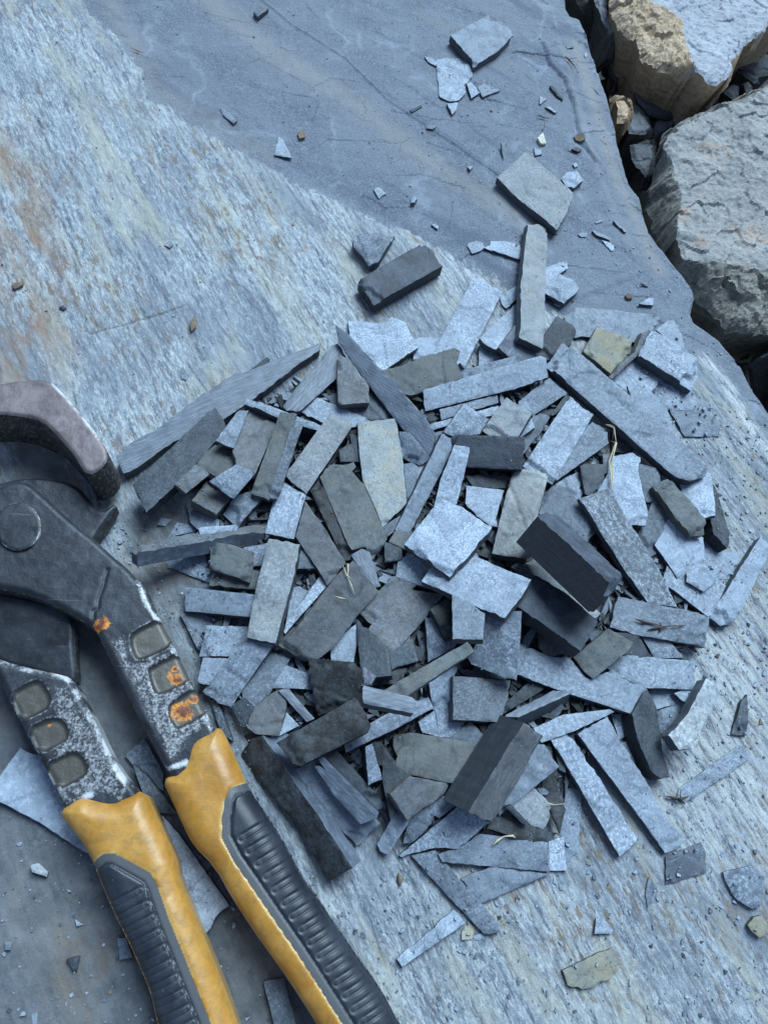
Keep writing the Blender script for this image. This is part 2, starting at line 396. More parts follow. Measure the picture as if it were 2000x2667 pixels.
def rock_mat(name, c1, c2, side1, side2, spot=None, spot_amt=0.5, scale=1.0):
    m = NT(name); geo = m.n('NewGeometry'); v = geo.outputs['Position']; sd_ = m.attr('side')
    n1 = m.noise(v, 40 * scale, 6, 0.65, 0.3); n2 = m.noise(v, 260, 5, 0.7); n3 = m.noise(v, 800, 5, 0.85)
    col = m.mix(m.ramp(n1, [(0.36, 0), (0.64, 1)]), c1, c2)
    col = m.mix(m.ramp(n2, [(0.53, 0), (0.70, 0.55)]), col, tuple(min(0.8, x * 1.5) for x in c2))
    if spot:
        sp = m.noise(v, 38, 4, 0.6, 0.6)
        col = m.mix(m.ramp(sp, [(0.56, 0), (0.68, spot_amt)]), col, spot)
    s1 = m.noise(m.vmap(m.vmap(v, rot=(0, 0, 0.95)), scale=(0.25, 1, 1)), 230, 7, 0.78, 0.4)
    sc = m.mix(m.ramp(s1, [(0.38, 0), (0.64, 1)]), side1, side2)
    sc = m.mix(m.ramp(m.noise(v, 300, 5, 0.7), [(0.30, 0.8), (0.42, 0)]), sc, tuple(x * 0.3 for x in side1))
    col = m.mix(m.ramp(m.math('ADD', sd_, m.math('MULTIPLY', m.math('SUBTRACT', n2, 0.5), 0.3)), [(0.42, 0), (0.58, 1)]), col, sc)
    col = m.mix(m.ramp(n2, [(0.36, 0.75), (0.43, 0)]), col, tuple(x * 0.35 for x in c1))
    col = m.mix(m.ramp(n3, [(0.54, 0), (0.62, 0.4)]), col, tuple(min(0.8, x * 1.7) for x in c2))
    m.l(col, m.b.inputs['Base Color']); m.b.inputs['Roughness'].default_value = 0.75
    h = m.math('ADD', m.math('MULTIPLY', n2, 1.0), m.math('MULTIPLY', n3, 0.4))
    m.l(m.bump(h, 0.9, 0.0008), m.b.inputs['Normal'])
    return m.m
# ---------------------------------------------------------------- traced outlines of the slate pieces
# sheet | layer | thickness mm | material | tilt | outline | label
SHEETS = {'A': (300, 800, 2.765), 'B': (800, 500, 2.765), 'C': (1350, 500, 2.765), 'D': (700, 950, 2.765),
          'E': (1200, 950, 2.765), 'F': (1400, 1350, 2.765), 'G': (400, 1350, 2.765), 'H': (900, 1450, 2.765),
          'I': (550, 1800, 2.765), 'J': (1000, 1850, 2.765), 'K': (1400, 1850, 2.765), 'T': (1000, 0, 2.765),
          'U': (1400, 0, 2.765), 'P': (0, 950, 2.765), 'Q': (0, 1500, 2.37), 'R': (0, 1967, 2.37),
          'V': (500, 2067, 2.765), 'W': (0, 0, 1.659), 'X': (1100, 2067, 1.8433), 'Z': (0, 0, 1.0)}
LOOSE = """
T|0|6|L||480,245 620,175 755,105 770,150 835,145 920,215 915,265 830,355 645,470 630,410 580,375 540,320|thick five-sided pale flake with a black left edge, highest large flake on the slab
T|0|1.5|L||380,415 450,410 560,412 600,420 638,500 635,550 580,600 595,650 540,720 480,728 430,705 400,685 395,600 385,560|thin pale flake with a ragged lower rim, tucked under the thick five-sided flake
T|0|1.2|L||595,600 630,590 690,665 630,705|small four-cornered chip between the thin ragged flake and a triangular chip
T|0|1.2|L||675,630 715,597 770,625 835,650 710,697|small triangular chip pointing right, beside the thin ragged flake
T|0|2.5|L||455,738 535,733 520,790 492,822|small arrowhead chip pointing down just below the thin ragged flake
T|0|1|L||290,405 340,415 380,440 375,475 320,445|tiny sliver touching the left side of the thin ragged flake
T|0|2|L||848,1022 905,1022 900,1070 888,1110 893,1180 885,1215 868,1212 862,1120|narrow upright sliver standing just above the large oblong slate with a yellowish tint
T|0|6|Q|0.04,0.04|815,1270 975,1130 1010,1090 1070,1100 1100,1150 1230,1260 1370,1385 1340,1470 1300,1560 1245,1650 1180,1590 960,1420|large oblong slate with a yellowish tint lying alone on the smooth slab
T|0|5|L||1285,1270 1320,1230 1390,1220 1440,1290 1380,1335 1320,1325|pale rounded lump right of the large oblong yellowish slate
T|0|2|C||1105,990 1145,952 1168,1030 1130,1032|cream coloured chip above the large oblong yellowish slate
T|0|2|R||1370,975 1400,955 1445,965 1450,1000 1410,1015 1380,1005|brown and white crumb clod at the foot of the crack in the slab
T|0|2|D||1350,1070 1385,1050 1425,1075 1400,1090|small black chip just under the brown and white clod
T|0|1.5|L||1120,740 1125,690 1175,705 1130,745|small pale square chip left of the crack in the slab
T|0|1.5|L||1160,765 1200,770 1243,805 1230,810|splinter of slate below the small pale square chip near the crack
T|0|1|M||305,905 330,885 380,912 350,930 310,925|small round-edged grey flake left of centre on the smooth slab
T|0|1|L||600,1200 625,1188 643,1200 620,1222|tiny crumbly chip left of the large oblong yellowish slate
T|0|1.5|L||195,1440 215,1418 240,1425 220,1455 195,1460|small white chip above the dark brick-shaped block
T|0|1.2|L||340,1615 365,1608 395,1630 385,1650|small pale chip up and right of the dark brick-shaped block
T|0|1|L||1440,390 1455,370 1470,395 1455,412|tiny pointed chip near the top right rim of the slab
T|0|1|M||1315,325 1360,320 1365,340 1320,345|tiny grey chip on the slab left of the tiny pointed chip near the rim
T|0|2|D||1190,615 1220,620 1290,700 1285,718 1240,680|dark splinter lying along the crack in the slab
T|0|1|D||185,790 270,750 275,762 200,805|thin brownish splinter left of the small arrowhead chip
T|0|1.5|L||1080,1060 1130,1070 1140,1105 1090,1115|pale chip between the cream chip and the large oblong yellowish slate
T|0|1.5|L||1360,1175 1385,1165 1400,1190 1375,1200|tiny pale chip above the pale rounded lump
W|0|1.5|L||1205,585 1225,600 1262,680 1186,665 1195,620|pale triangular flake alone in the upper middle of the slab
W|0|2|M||950,460 985,470 1025,515 1010,527 965,490|curved grey sliver up and left of the lone triangular flake
W|0|3|M||1095,50 1130,20 1160,35 1115,73|small grey chunk near the top edge of the photo
W|0|2|R||1285,570 1300,558 1320,570 1318,590 1295,595|round dark brown clod beside the lone triangular flake
B|0|1.2|L||480,-25 515,-45 570,10 545,20 520,42 500,15|white broken chip above the dark brick-shaped block
W|0|0.7|L||710,1060 730,1040 748,1055 735,1070|tiny round flake in the middle of the streaky weathered rock
W|0|2|R||820,1395 835,1370 852,1380 848,1410 828,1430|brown dried husk on the streaky rock above the long saw-marked bar
W|0|1.5|D||255,1325 275,1315 290,1330 280,1340|small black chip on the rust-streaked left part of the slab
W|0|2|R||50,1235 60,1220 100,1215 98,1228 65,1245|brown crumb by the left edge of the photo on the rust-streaked rock
W|0|0.6|M||780,1615 800,1605 820,1620 805,1640 785,1635|coin-like flake just above the long saw-marked bar
B|0|6|M||325,345 340,315 470,295 635,290 560,420 510,500 450,525 400,455 335,390|pale wedge-shaped lump just above the dark brick-shaped block
B|0|8|N|0.03,-0.03|370,632 850,352 905,385 975,530 485,800|dark brick-shaped block lying alone above the pile
B|0|1|L||1155,385 1160,365 1220,345 1270,365 1280,395 1250,420 1190,440|thin crumbly flake left of the small pointed strip above the pile
B|0|2.5|L||1275,395 1320,370 1325,340 1430,345 1530,375 1560,460 1525,478 1400,435|small pointed strip touching the left side of the upright strip
C|0|1|L||550,215 600,195 612,205 565,222|tiny sliver below the broken right end of the oblong yellowish slate
C|0|1.5|L||685,205 710,212 780,285 765,285|long thin splinter on the smooth slab above the ragged double splinter
C|0|1.5|L||520,270 560,280 665,330 660,348 560,310|ragged splinter on the smooth slab right of the upright strip
C|0|1|L||600,345 640,355 690,385 690,415 670,422|petal-shaped chip below the ragged splinter
C|0|1.2|L||430,300 460,285 498,295 490,318 450,318|pale bean-shaped chip right of the top of the upright strip
C|0|2|L||870,800 940,755 975,755 972,812|small pale chip with a flat base, right of the pile's top
C|0|2|R||770,740 800,728 830,742 820,762 790,765|small brown crumb left of the flat-based pale chip
C|0|1.5|D||885,655 905,660 950,690 920,680|thin dark splinter above the flat-based pale chip
C|0|1.5|L||250,800 285,775 320,790 320,820 285,825|tiny pale chip below the squarish chip beside the upright strip
F|0|2.5|D||1460,1330 1510,1265 1515,1560 1405,1550|dark brown pointed splinter lying upright near the right edge
K|0|1.5|L||1005,620 1030,555 1470,235 1535,345 1070,665|flat pale strip slanting up to the right near the right edge
K|0|1.5|M||935,1045 1210,940 1240,1000 1220,1170 935,1255|flat blue-grey rectangle at the foot of the long slanting plank
K|0|2|M||1340,1165 1540,1120 1640,1200 1600,1420 1540,1430 1440,1370 1380,1270|irregular grey flake by the right edge, below the pile
K|0|1|M||800,1200 860,1270 860,1340 795,1420 775,1310|leaf-shaped grey flake below the flat blue-grey rectangle
K|0|3|Y||1515,1550 1560,1490 1610,1480 1659,1540 1659,1610 1600,1640 1550,1600|pale yellowish lump by the right edge below the irregular grey flake
K|0|1.2|L||420,1500 450,1480 500,1530 540,1580 530,1610 410,1610|small pale chip left of the leaf-shaped flake
X|0|2.5|Y||675,850 860,760 920,740 945,760 930,830 965,820 905,885 810,935 770,940 700,920|glossy greenish yellow flake lying alone at the bottom right
Z|0|3|L||1033,2497 1100,2443 1181,2369 1213,2403 1048,2519|pale strip pointing up right below the pile, right of the grips
J|0|1|Y||560,1600 600,1520 655,1560 640,1650 560,1655|small olive flake between the pale lower strip and the long dark plank
J|0|1|L||640,1625 700,1610 735,1640 720,1660 650,1655|small grey curl beside the small olive flake
Q|0|4|L||-90,1350 120,1055 320,1150 740,1480 570,1740 510,1700 240,1520|large flat slate half under the left grip of the pliers
R|0|3|L||725,1130 780,1125 820,1250 740,1265|small upright slate chip beside the left rubber grip
R|0|3|Q||190,680 240,665 300,720 290,750 200,720|greenish crumb left of the left grip
R|0|1|L||465,1010 520,1045 475,1055|tiny triangular chip on the brown dirt left of the left grip
R|0|1.5|M||30,1145 75,1150 70,1200 35,1200|tiny square chip near the lower left edge
R|0|2|D||415,1260 500,1240 480,1335 450,1330|dark olive chip on the dirt left of the left rubber grip
R|0|1|L||195,1600 235,1585 230,1670 200,1670|thin pale chip at the bottom edge near the left corner
V|0|4|M||515,1360 665,1330 755,1690 600,1690|grey strip at the bottom edge between the two grips
R|1|5|L||1000,370 1100,480 1415,930 1330,1000 1300,1070 1265,1105 1100,800|long grey slate with a ragged lower end lying between the two grips
R|0|2|M||1190,580 1310,680 1275,720 1200,640|small grey chip half under the right yellow grip
Q|1|3|M||770,1110 890,1000 1000,1200 1010,1330 880,1240|grey slate between the two handles, above the yellow grips
R|1|3|M||820,60 900,120 1100,370 980,360 880,230|dark grey slate edge peeping out between the two yellow sleeves
P|0|0.8|L||1135,1150 1160,1100 1240,1110 1190,1160|pair of paper-thin flakes below the dark slanting bar by the jaw
P|0|1|L||850,1270 870,1250 885,1280 860,1290|tiny glinting chip just right of the pivot of the pliers
"""
PILE = """
A|1|6|S||15,1080 110,985 310,880 540,700 720,575 850,490 970,460 1100,400 1480,258 1470,300 1320,400 1150,530 1000,650 780,800 500,920 330,1020 200,1120 65,1190|longest curved bar with saw marks, running from the jaw up to the right
A|0|4|D||950,470 1095,360 1112,375 1080,410 1000,475|dark pointed splinter sticking out above the longest curved saw-marked bar
A|1|5|S||1215,715 1300,590 1450,420 1560,280 1600,265 1655,350 1640,440 1600,500 1430,650 1330,740 1240,740|broad saw-scratched blade right of the tip of the longest curved bar
A|2|6|D|0.1,-0.1|132,1280 715,705 760,780 797,870 440,1270 225,1470|dark slanting bar lying against the longest curved bar, nearest the jaw
A|3|5|B||440,1270 590,1130 690,1190 515,1330|small brownish block under the lower right side of the dark slanting bar
A|5|5|O||595,1120 725,948 912,1075 800,1242|small two-tone brown and grey tile resting beside the dark slanting bar
A|4|7|B||560,1385 710,1190 800,1250 860,1330 730,1480|small thick brown block with a dark lower face, below the two-tone tile
A|5|4|L||690,1250 870,1140 1010,1190 860,1370 780,1320|small tile dusted with white, wedged under the brown mottled tile
A|3|6|M||780,1475 870,1360 1045,1310 1050,1380 880,1570|grey block below the white-dusted tile
A|6|5|B||855,1010 975,722 1180,795 1010,1185 880,1130|brown mottled tile left of the tall olive strip
A|7|5|O||980,1330 1190,752 1310,765 1250,1000 1110,1380|tall olive brown strip leaning right in the left part of the pile
A|6|6|M||1110,1340 1295,790 1358,815 1210,1250 1165,1365 1125,1362|narrow grey strip directly behind the tall olive strip
A|1|3|L||490,1320 560,1390 740,1530 740,1570 620,1600 545,1540|pale flake on the slab below the small thick brown block
A|0|1.5|L||385,1650 450,1550 560,1580 580,1610|thin pale triangle just above the brown-topped bar
A|1|2|L||610,1592 640,1585 870,1572 880,1590 860,1620 620,1630|white sliver peeping over the brown-topped bar
A|2|3|M||735,945 900,740 960,740 860,990|grey piece showing left of the brown mottled tile
A|3|9|L||945,640 1200,740 1480,850 1462,880 1180,785 940,675|light slate standing on edge behind the brown mottled tile
A|5|5|L|0.05,0|1085,1620 1150,1370 1200,1240 1370,1345 1285,1660|grey block under the lower end of the clean grey slanting strip
Z|3|8|B|0,-0.75|345,1425 430,1397 552,1379 700,1361 702,1380 600,1390 358,1433|long brown-topped bar with a saw-cut front face, left rim of the pile
B|0|3|L||1390,740 1560,645 1555,720 1440,820 1410,790|pale piece behind the lower half of the upright strip's left side
B|0|3|L||1250,1100 1310,1090 1480,1170 1500,1230 1300,1260 1240,1260|pale piece with a ragged top under the long light bar's upper end
B|1|4|L||1250,1045 1480,830 1545,770 1545,920 1380,1130 1300,1090|dusty pale piece between the slanting pale strip and the upright strip
B|1|4|M||1390,1110 1500,960 1560,1000 1659,1130 1640,1190 1520,1220|grey piece shaded by the foot of the upright strip
B|1|4|L||1203,615 1405,712 1115,1290 900,1170|long pale strip slanting up to the right at the top of the pile
B|1|3|L||770,1050 960,1035 900,1160 770,1190|small pale piece between the lilac trapezoid and the slanting pale strip
B|2|3|L||300,925 570,942 610,895 700,930 795,1110 525,1290 330,1170|lilac-grey trapezoid slate at the upper left of the pile
B|3|6|B||225,1320 235,1150 300,1200 440,1400 445,1510 250,1525 230,1500|short dark brown block left of the narrow saw-marked strip
B|3|5|O||530,1290 700,1240 900,1165 1060,1120 1095,1150 1065,1220 1100,1310 1080,1345 760,1450 680,1440 600,1400|olive brown slate with a chipped right end, top of the pile
Z|4|5|S||874,847 882,885 924,950 989,1037 1033,1095 1080,1152 1120,1192 1132,1131 1105,1087 1047,1022 989,961 935,905 905,870|narrow saw-marked strip tapering to a point at its upper left end
Z|4|4|L||1104,1017 1200,988 1408,927 1422,932 1426,981 1330,1012 1110,1068 1107,1040|long light bar pointing at the upper end of the long plank
B|2|3|L||1100,1350 1110,1290 1495,1180 1510,1230 1300,1330|pale strip showing just above the long light bar
D|2|4|M||1235,320 1640,215 1650,265 1250,385|grey strip showing just below the long light bar
D|1|4|L||1165,430 1659,290 1659,340 1170,465|pale strip second below the long light bar
D|2|3|M||375,200 740,200 920,390 740,385 500,290|grey slate behind the short dark brown block
C|5|5|Q||75,225 160,220 205,255 180,1060 175,1115 15,1040 30,640|upright strip with a broken foot at the top of the pile
C|0|2|L||195,545 345,490 350,545 200,645|flat pale chip behind the right side of the upright strip
C|1|4|L||200,650 300,590 400,630 435,690 400,730 335,780 200,705|squarish pale chip right of the upright strip
C|1|3|L||340,890 430,830 560,840 1020,880 1010,930 980,950 960,1000 890,1075 560,1035 400,1030 360,990|broad pale speckled slate behind the yellow-stained tile
C|2|4|D||120,1160 200,1010 280,890 400,960 410,1000 380,1080 300,1150 200,1200|dark grey wedge between the upright strip and the long plank
C|3|4|Y||570,975 830,1060 800,1130 720,1280 680,1310 480,1140|yellow-stained squarish tile at the top right of the pile
C|4|5|B||960,985 940,1040 890,1140 780,1240 690,1330 675,1325 740,1240 850,1150 900,1010|thin brown slate on its edge right of the yellow-stained tile
C|4|7|L|0.02,0|965,985 1160,1110 1300,1200 1300,1300 1255,1405 880,1170 910,1100|pale block with a black lower left side, rightmost block at the top
C|1|2|L||1000,985 1075,930 1120,925 1165,1000 1205,1135 1150,1120|thin speckled flake above the rightmost pale block at the top
C|1|3|L||670,1340 870,1180 1050,1325 965,1415 900,1500 800,1440|speckled pale piece between the long plank and the rightmost pale block
C|0|2|L||965,1420 1050,1320 1250,1410 1290,1520 1250,1560 1080,1560 990,1490|thin pale flake under the lower corner of the rightmost pale block
C|0|1.5|M||1090,1560 1370,1540 1450,1659 1450,1750 1200,1750|flat dull grey flake right of the long plank
C|1|3|L||800,1390 870,1470 960,1440 1060,1540 1110,1659 1130,1760 1010,1659 840,1500|pale strip tucked along the right side of the long plank
Z|7|7|L||1424,948 1469,885 1722,1098 1848,1215 1845,1232 1800,1250 1760,1240 1746,1230 1580,1084|long thick plank with a broken lower end, longest piece of the pile's right side
E|5|5|L||795,215 950,355 665,845 560,790 465,710|bright white-dusted strip right under the middle of the long plank
E|3|4|M||420,265 640,90 765,200 520,355 430,300|dark grey strip under the upper end of the long plank
E|5|5|Q||160,460 330,240 505,350 405,515 230,500|pale tile with a white left rim, above the flat dark slab
E|4|4|L||420,265 470,260 525,440 430,510 400,450|pale chip behind the tile with the white left rim
D|4|4|L||1265,480 1410,280 1580,390 1520,490 1350,510|bright speckled triangle with a ridge on its right, above the flat dark slab
E|6|7|N||-60,505 460,520 437,750 50,730 -40,720|flat dark slab with a black front face right of the pale double strip
E|2|4|M||530,360 600,350 640,370 560,500 500,560 450,640 455,540|grey flake between the pale tile and the bright white-dusted strip
E|3|4|M||960,400 1050,450 1065,555 880,690 690,830 700,780 860,500|grey slate along the lower right side of the bright white-dusted strip
E|3|4|D||640,370 770,200 790,225 690,340|thin dark strip at the upper end of the bright white-dusted strip
E|6|7|T||450,740 615,765 620,800 470,1385 230,1350 330,930 380,790|tan marbled block standing upright right of the bright square slate
E|2|5|L||45,870 310,900 250,1100 270,1160 220,1150 100,1050 40,990|lumpy speckled piece between the flat dark slab and the tan marbled block
E|3|4|D||40,790 370,800 330,880 100,880|dark piece in the shade under the flat dark slab
E|5|6|M||590,950 665,870 740,880 1022,1140 915,1270 560,1060|speckled grey block just above the largest black block
E|7|16|N|-0.62,-0.75|555,1085 620,1060 700,1080 1190,1530 1130,1590 1095,1585|largest black block, seen on its big dark face, right of centre
E|3|4|Q||430,1450 580,1370 680,1480 1000,1790 940,1840 600,1600|pale brownish slate in the shade below the largest black block
Z|6|9|N|-0.12,-0.12|1341,1572 1345,1500 1399,1500 1480,1550 1556,1618 1512,1693 1400,1610|second thick black block, with a white flake on it, below the largest black block
E|4|4|D||370,1450 420,1425 560,1540 760,1700 700,1720|narrow black strip above the second thick black block
Z|5|4|G||1513,1297 1583,1272 1631,1350 1715,1484 1763,1581 1689,1567 1617,1466 1570,1390|long dark speckled plank right of the largest black block
E|4|3|L||980,920 1060,790 1100,650 1240,630 1290,665 1270,760 1340,1050 1330,1140 1200,1130 1100,940|two-tone slate with the dry straw lying on it, under the long plank
E|3|6|D||865,730 890,720 1040,720 1020,830 930,940 900,920|small dark block left of the dry straw
E|3|3|L||690,850 860,760 885,890 850,980 740,880|bright crumbly piece left of the small dark block by the straw
E|3|3|M||1025,645 1080,640 1080,760 1040,780|little grey piece behind the dry straw
E|3|4|M||1280,700 1400,740 1430,830 1390,970 1310,990 1270,780|dull grey slate right of the two-tone slate with the straw
E|2|3|D||1090,480 1250,600 1180,630 1095,620|dark corner of slate under the lower half of the long plank
E|3|4|M||1400,960 1440,930 1525,1070 1365,1345 1275,1240|grey slanting piece right of the long dark speckled plank
Z|5|6|O|0.1,0.05|1704,1263 1742,1245 1834,1350 1838,1386 1801,1392 1762,1350|dark olive bar below the broken end of the long plank
Z|4|4|L||1765,1245 1850,1230 1862,1335 1805,1345|pale piece hanging from under the broken end of the long plank
Z|3|7|D||1845,1225 1870,1290 1900,1390 1895,1425 1862,1390 1848,1330|dark upright sliver on the right rim below the long plank
F|4|4|L||850,190 940,10 1000,0 1090,110 1200,130 1200,280 1010,420|bright square-ended speckled slate below the dark olive bar
F|2|4|L||915,450 940,340 1005,420 1190,300 1200,420 1290,430 1355,480 1260,680 1230,700|pale slate with a dark lower edge behind the tile with two crossed twigs
F|3|2|L||1080,400 1200,330 1290,440 1200,520 1080,450|small thin flake with ragged lower edge beside the right leaning strip
F|1|2|L||1200,120 1255,100 1255,200 1360,230 1300,440 1200,430|pale flake right of the bright square-ended slate
F|0|1.5|L||1290,430 1350,230 1460,250 1400,430|outermost pale flake behind the right leaning strip
F|4|7|L|0,0|1610,135 1700,200 1410,750 1340,755 1255,690|right leaning strip with a grey left face, rightmost strip of the pile
F|6|5|M||585,565 1250,700 1215,915 760,840 530,780|wide grey tile with two crossed twigs on it
F|6|7|O||265,1000 510,800 690,890 640,960 400,1148 340,1100|greenish block shading from dark to pale, left under the tile with crossed twigs
Z|5|4|L||1348,1674 1400,1697 1440,1712 1483,1715 1535,1770 1580,1752 1685,1790 1650,1860 1400,1774 1345,1752|wide pale slab with a pointed right end below the greenish block
F|4|4|L||520,1110 600,1000 650,990 1150,1030 1120,1225 790,1215|pale rectangle below the tile with crossed twigs
F|2|3|M||750,840 950,880 1050,1000 850,1000|grey piece between the tile with crossed twigs and the pale rectangle below
F|1|4|D||560,820 730,840 830,1000 640,1000|dark strip right of the greenish block
Z|3|7|Q|-0.25,0|1800,1855 1843,1768 1885,1790 1850,1855 1808,1948 1776,1950 1751,1914|pale warm block with a slate-blue left face by the right rim of the pile
F|2|3|L||990,1260 1130,1200 1165,1260 1110,1335 1050,1310|pale chip at the lower right corner of the pale rectangle
Z|4|8|D|-0.25,0|1650,1860 1685,1790 1712,1850 1725,1958 1743,2023 1725,2026 1696,2002 1664,1922|brown-black curved bar pointing down at the right rim
F|1|3|L||790,1215 1110,1225 1060,1310 860,1370|pale piece below the pale rectangle, left of the warm block
F|0|2|L||870,1390 1060,1310 930,1570 870,1520|thin pale flake between the curved brown-black bar and the warm block
K|2|3|L||115,210 225,165 340,330 350,370 450,500 520,630 610,760 720,930 600,1050|long tapering strip, left one of the two long planks at the lower right
K|1|4|L||300,170 500,50 580,200 690,380 770,500 850,650 1060,960 935,1025|right one of the two long planks at the lower right
K|2|2|L||530,30 660,30 690,150 590,210|small pale flake left of the curved brown-black bar
K|0|2|L||600,240 725,190 710,340 695,385 620,290|thin pale flake below the curved bar's left side
J|3|4|L||1110,250 1150,250 1255,405 830,755 840,690|pale pointed slate emerging right of the tall black block
K|0|3|L||-150,30 -60,120 110,390 50,400 -90,450 -150,330|pale flake between the tall black block and the two long planks
J|8|15|B|-0.75,0.48|1010,90 1148,188 985,500 785,812 618,738|tall black block leaning right in the lower middle of the pile
J|7|6|O||75,180 215,160 500,205 690,245 660,340 600,548 460,520 200,465 95,440 90,360 100,330 72,260|large olive slab left of the tall black block
J|6|4|B||50,600 190,480 470,530 440,590 170,790|brownish dusty tile under the large olive slab
J|5|5|M||480,195 620,85 775,235 740,290|grey tile behind the upper right corner of the large olive slab
J|5|3|L||475,530 570,545 540,600 485,600|glittering chip under the right end of the large olive slab
I|3|3|L||1200,1105 1340,855 1430,925 1275,1165 1250,1170 1220,1150|short bright strip pointing down, below the brownish dusty tile
J|2|3|M||185,780 320,690 340,820 200,960 150,965|grey rounded piece right of the short bright strip
J|3|3|L||330,660 400,600 520,680 400,770 335,740|speckled crumbly piece above the pale wedge with a long point
J|6|4|L||115,1050 550,690 620,745 760,810 530,995 440,985 370,990 200,1025 130,1058|pale wedge with a long point at its lower left, under the tall black block
J|4|5|K||815,760 1210,882 1260,885 1180,945 960,920 750,850|black bar with a pale upper edge below the tall black block
J|3|4|M||400,1040 560,980 700,895 1180,955 1190,1100 1195,1160 430,1088|broad blue-grey slate with a curved straw on it at the foot of the pile
J|1|2|L||1190,950 1290,910 1315,1150 1200,1150|thin pale chip at the right end of the broad blue-grey slate
J|0|1.5|L||1320,570 1430,560 1395,1010 1310,1100 1270,870|thin flat flake left of the two long planks
J|1|2.5|L||560,1215 770,1130 1190,1180 700,1390|flat pale triangle below the broad blue-grey slate
J|2|3|M||205,1050 370,1015 540,1220 710,1410 820,1540 830,1600 720,1600 480,1350|long blue-grey plank pointing down right, lowest plank of the pile
J|1|3|Q||915,690 1065,560 1140,620 1200,700 1200,780 1150,860 1070,830|yellowish white broken piece right of the tall black block's foot
J|1|3|D||880,700 920,690 1060,830 1000,810|dark edge left of the yellowish white broken piece
J|2|2|K||1150,480 1190,470 1305,715 1270,880 1200,700 1140,560|jagged black splinter with a pale straw across it
I|6|9|K|0.62,0.38|150,350 345,305 480,500 620,710 800,960 1005,1280 850,1365 770,1220 640,980 560,900 380,700 240,500|longest black block, slanting down beside the right grip of the pliers
I|7|5|K|0.12,0|465,370 1030,45 1060,60 1150,235 1130,290 650,535 585,520|mottled black slate across the upper end of the longest black block
H|6|6|L|0,-0.1|0,1340 200,1190 420,1070 600,1010 635,1080 340,1240 10,1395|light bar passing under the right end of the mottled black slate
I|3|3|L||605,570 800,480 1210,960 1050,1115 760,810|dusty slate right of the longest black block
I|5|5|S||750,545 780,545 835,580 775,485 810,480 930,600 1200,880 1190,910 1110,940 1075,955 900,760|saw-striped piece with a forked upper end right of the longest black block
I|4|6|D||790,460 900,430 1230,790 1200,870 940,600|dark bar behind the saw-striped forked piece
H|4|8|L|-0.1,0|150,1370 190,1350 262,1600 170,1640|small upright bright piece with a dark left face, left of the large olive slab
H|5|5|K||190,1340 260,1330 290,1490 215,1500|small black peg right of the small upright bright piece
I|3|6|D||1240,380 1350,540 1440,610 1345,840 1295,925 1240,640|dark upright slate under the left end of the large olive slab
G|5|4|O||415,165 570,190 720,240 715,330 690,450 610,420 410,350|dark greenish rhombus below the brown-topped bar
G|3|4|O||420,330 760,380 745,505 560,485 405,468|greenish-rimmed slate under the dark greenish rhombus
G|1|2|L||100,310 170,255 400,370 410,460 200,380 100,350|flat flake at the left rim below the brown-topped bar
G|2|2|L||170,250 370,235 385,330 370,348|flat pointed flake left of the dark greenish rhombus
G|2|4|M||650,210 830,180 830,335 720,335|grey piece between the dark greenish rhombus and the tall warm grey block
G|2|4|M||1030,230 1110,240 1190,355 1030,355|small grey piece right of the tall warm grey block
G|4|5|L||225,500 275,500 730,550 700,700 230,660|pale horizontal strip left of the tall warm grey block
G|6|9|Q|0.1,0|832,150 1050,190 1000,430 875,893 677,850 740,520|tall warm grey block with a dark right face, left of centre
D|4|6|B||200,1230 265,985 400,1180 550,1420 470,1520 425,1570|brownish grey strip slanting down right beside the tall warm grey block
G|4|4|L||333,982 388,775 690,780 860,900 560,985|pale tile under the foot of the tall warm grey block
G|5|4|L||358,1245 560,985 700,865 860,908 555,1350 520,1340 460,1325|broad pale speckled strip slanting down left, nearest the right handle
G|3|4|L||320,1175 360,1005 540,1010 400,1190|pale piece behind the broad speckled strip, by the right handle
G|4|4|M||640,1240 860,915 995,985 830,1260 720,1350 640,1310|second slanting strip, right of the broad pale speckled strip
G|2|3|M||195,678 410,685 460,800 350,960 320,930|sloping slate between the pale horizontal strip and the right handle
G|6|7|B|-0.18,0.1|915,905 1040,790 1340,400 1440,305 1490,380 1620,520 1480,680 1290,930 1180,1010 1100,1012 1000,950|large mauve-brown slab with straw fibres on its upper end
G|3|3|L||950,780 1000,500 1050,490 1110,520 980,720|bright ragged piece just right of the tall warm grey block
G|4|4|L||935,840 960,760 1200,415 1255,470|thin pale strip left of the large mauve-brown slab
H|5|5|B||95,385 350,140 520,190 300,380 195,475|upper one of two stacked mauve-brown tiles at the centre
H|6|5|B||165,540 230,440 440,230 710,265 560,450 345,690 310,640|lower one of two stacked mauve-brown tiles at the centre
H|6|5|L||370,135 385,30 500,-40 620,60 640,220 560,205|pale chunk under the lower left corner of the bright square slate
D|10|5|L||972,1285 1240,950 1310,985 1390,1010 1470,1070 1605,1165 1450,1350 1300,1505|bright square slate on top of the middle of the pile
H|9|5|L||545,158 600,68 860,-20 960,0 1335,165 1280,260 1145,432 940,350 760,265|large bright rectangle directly below the bright square slate
D|8|5|L||915,1185 1255,490 1350,520 1340,570 1240,780 1020,1210|left half of the bright double strip rising from the bright square slate
D|7|5|L||1340,570 1450,590 1430,700 1355,1000 1170,1100 1240,820|right half of the bright double strip rising from the bright square slate
D|5|6|O||870,1270 920,1190 1060,1225 980,1320|small olive end of slate under the foot of the bright double strip
D|5|4|Q||1040,900 1090,700 1165,665 1060,900|narrow warm sliver left of the bright double strip
D|5|4|M||1195,490 1250,475 1260,540 1160,700|grey corner behind the top of the bright double strip
D|8|6|V||640,410 905,382 930,450 965,650 995,985 930,1060 825,1160 680,830 655,640|tall grey slab with a yellow stain at its top end, at the centre
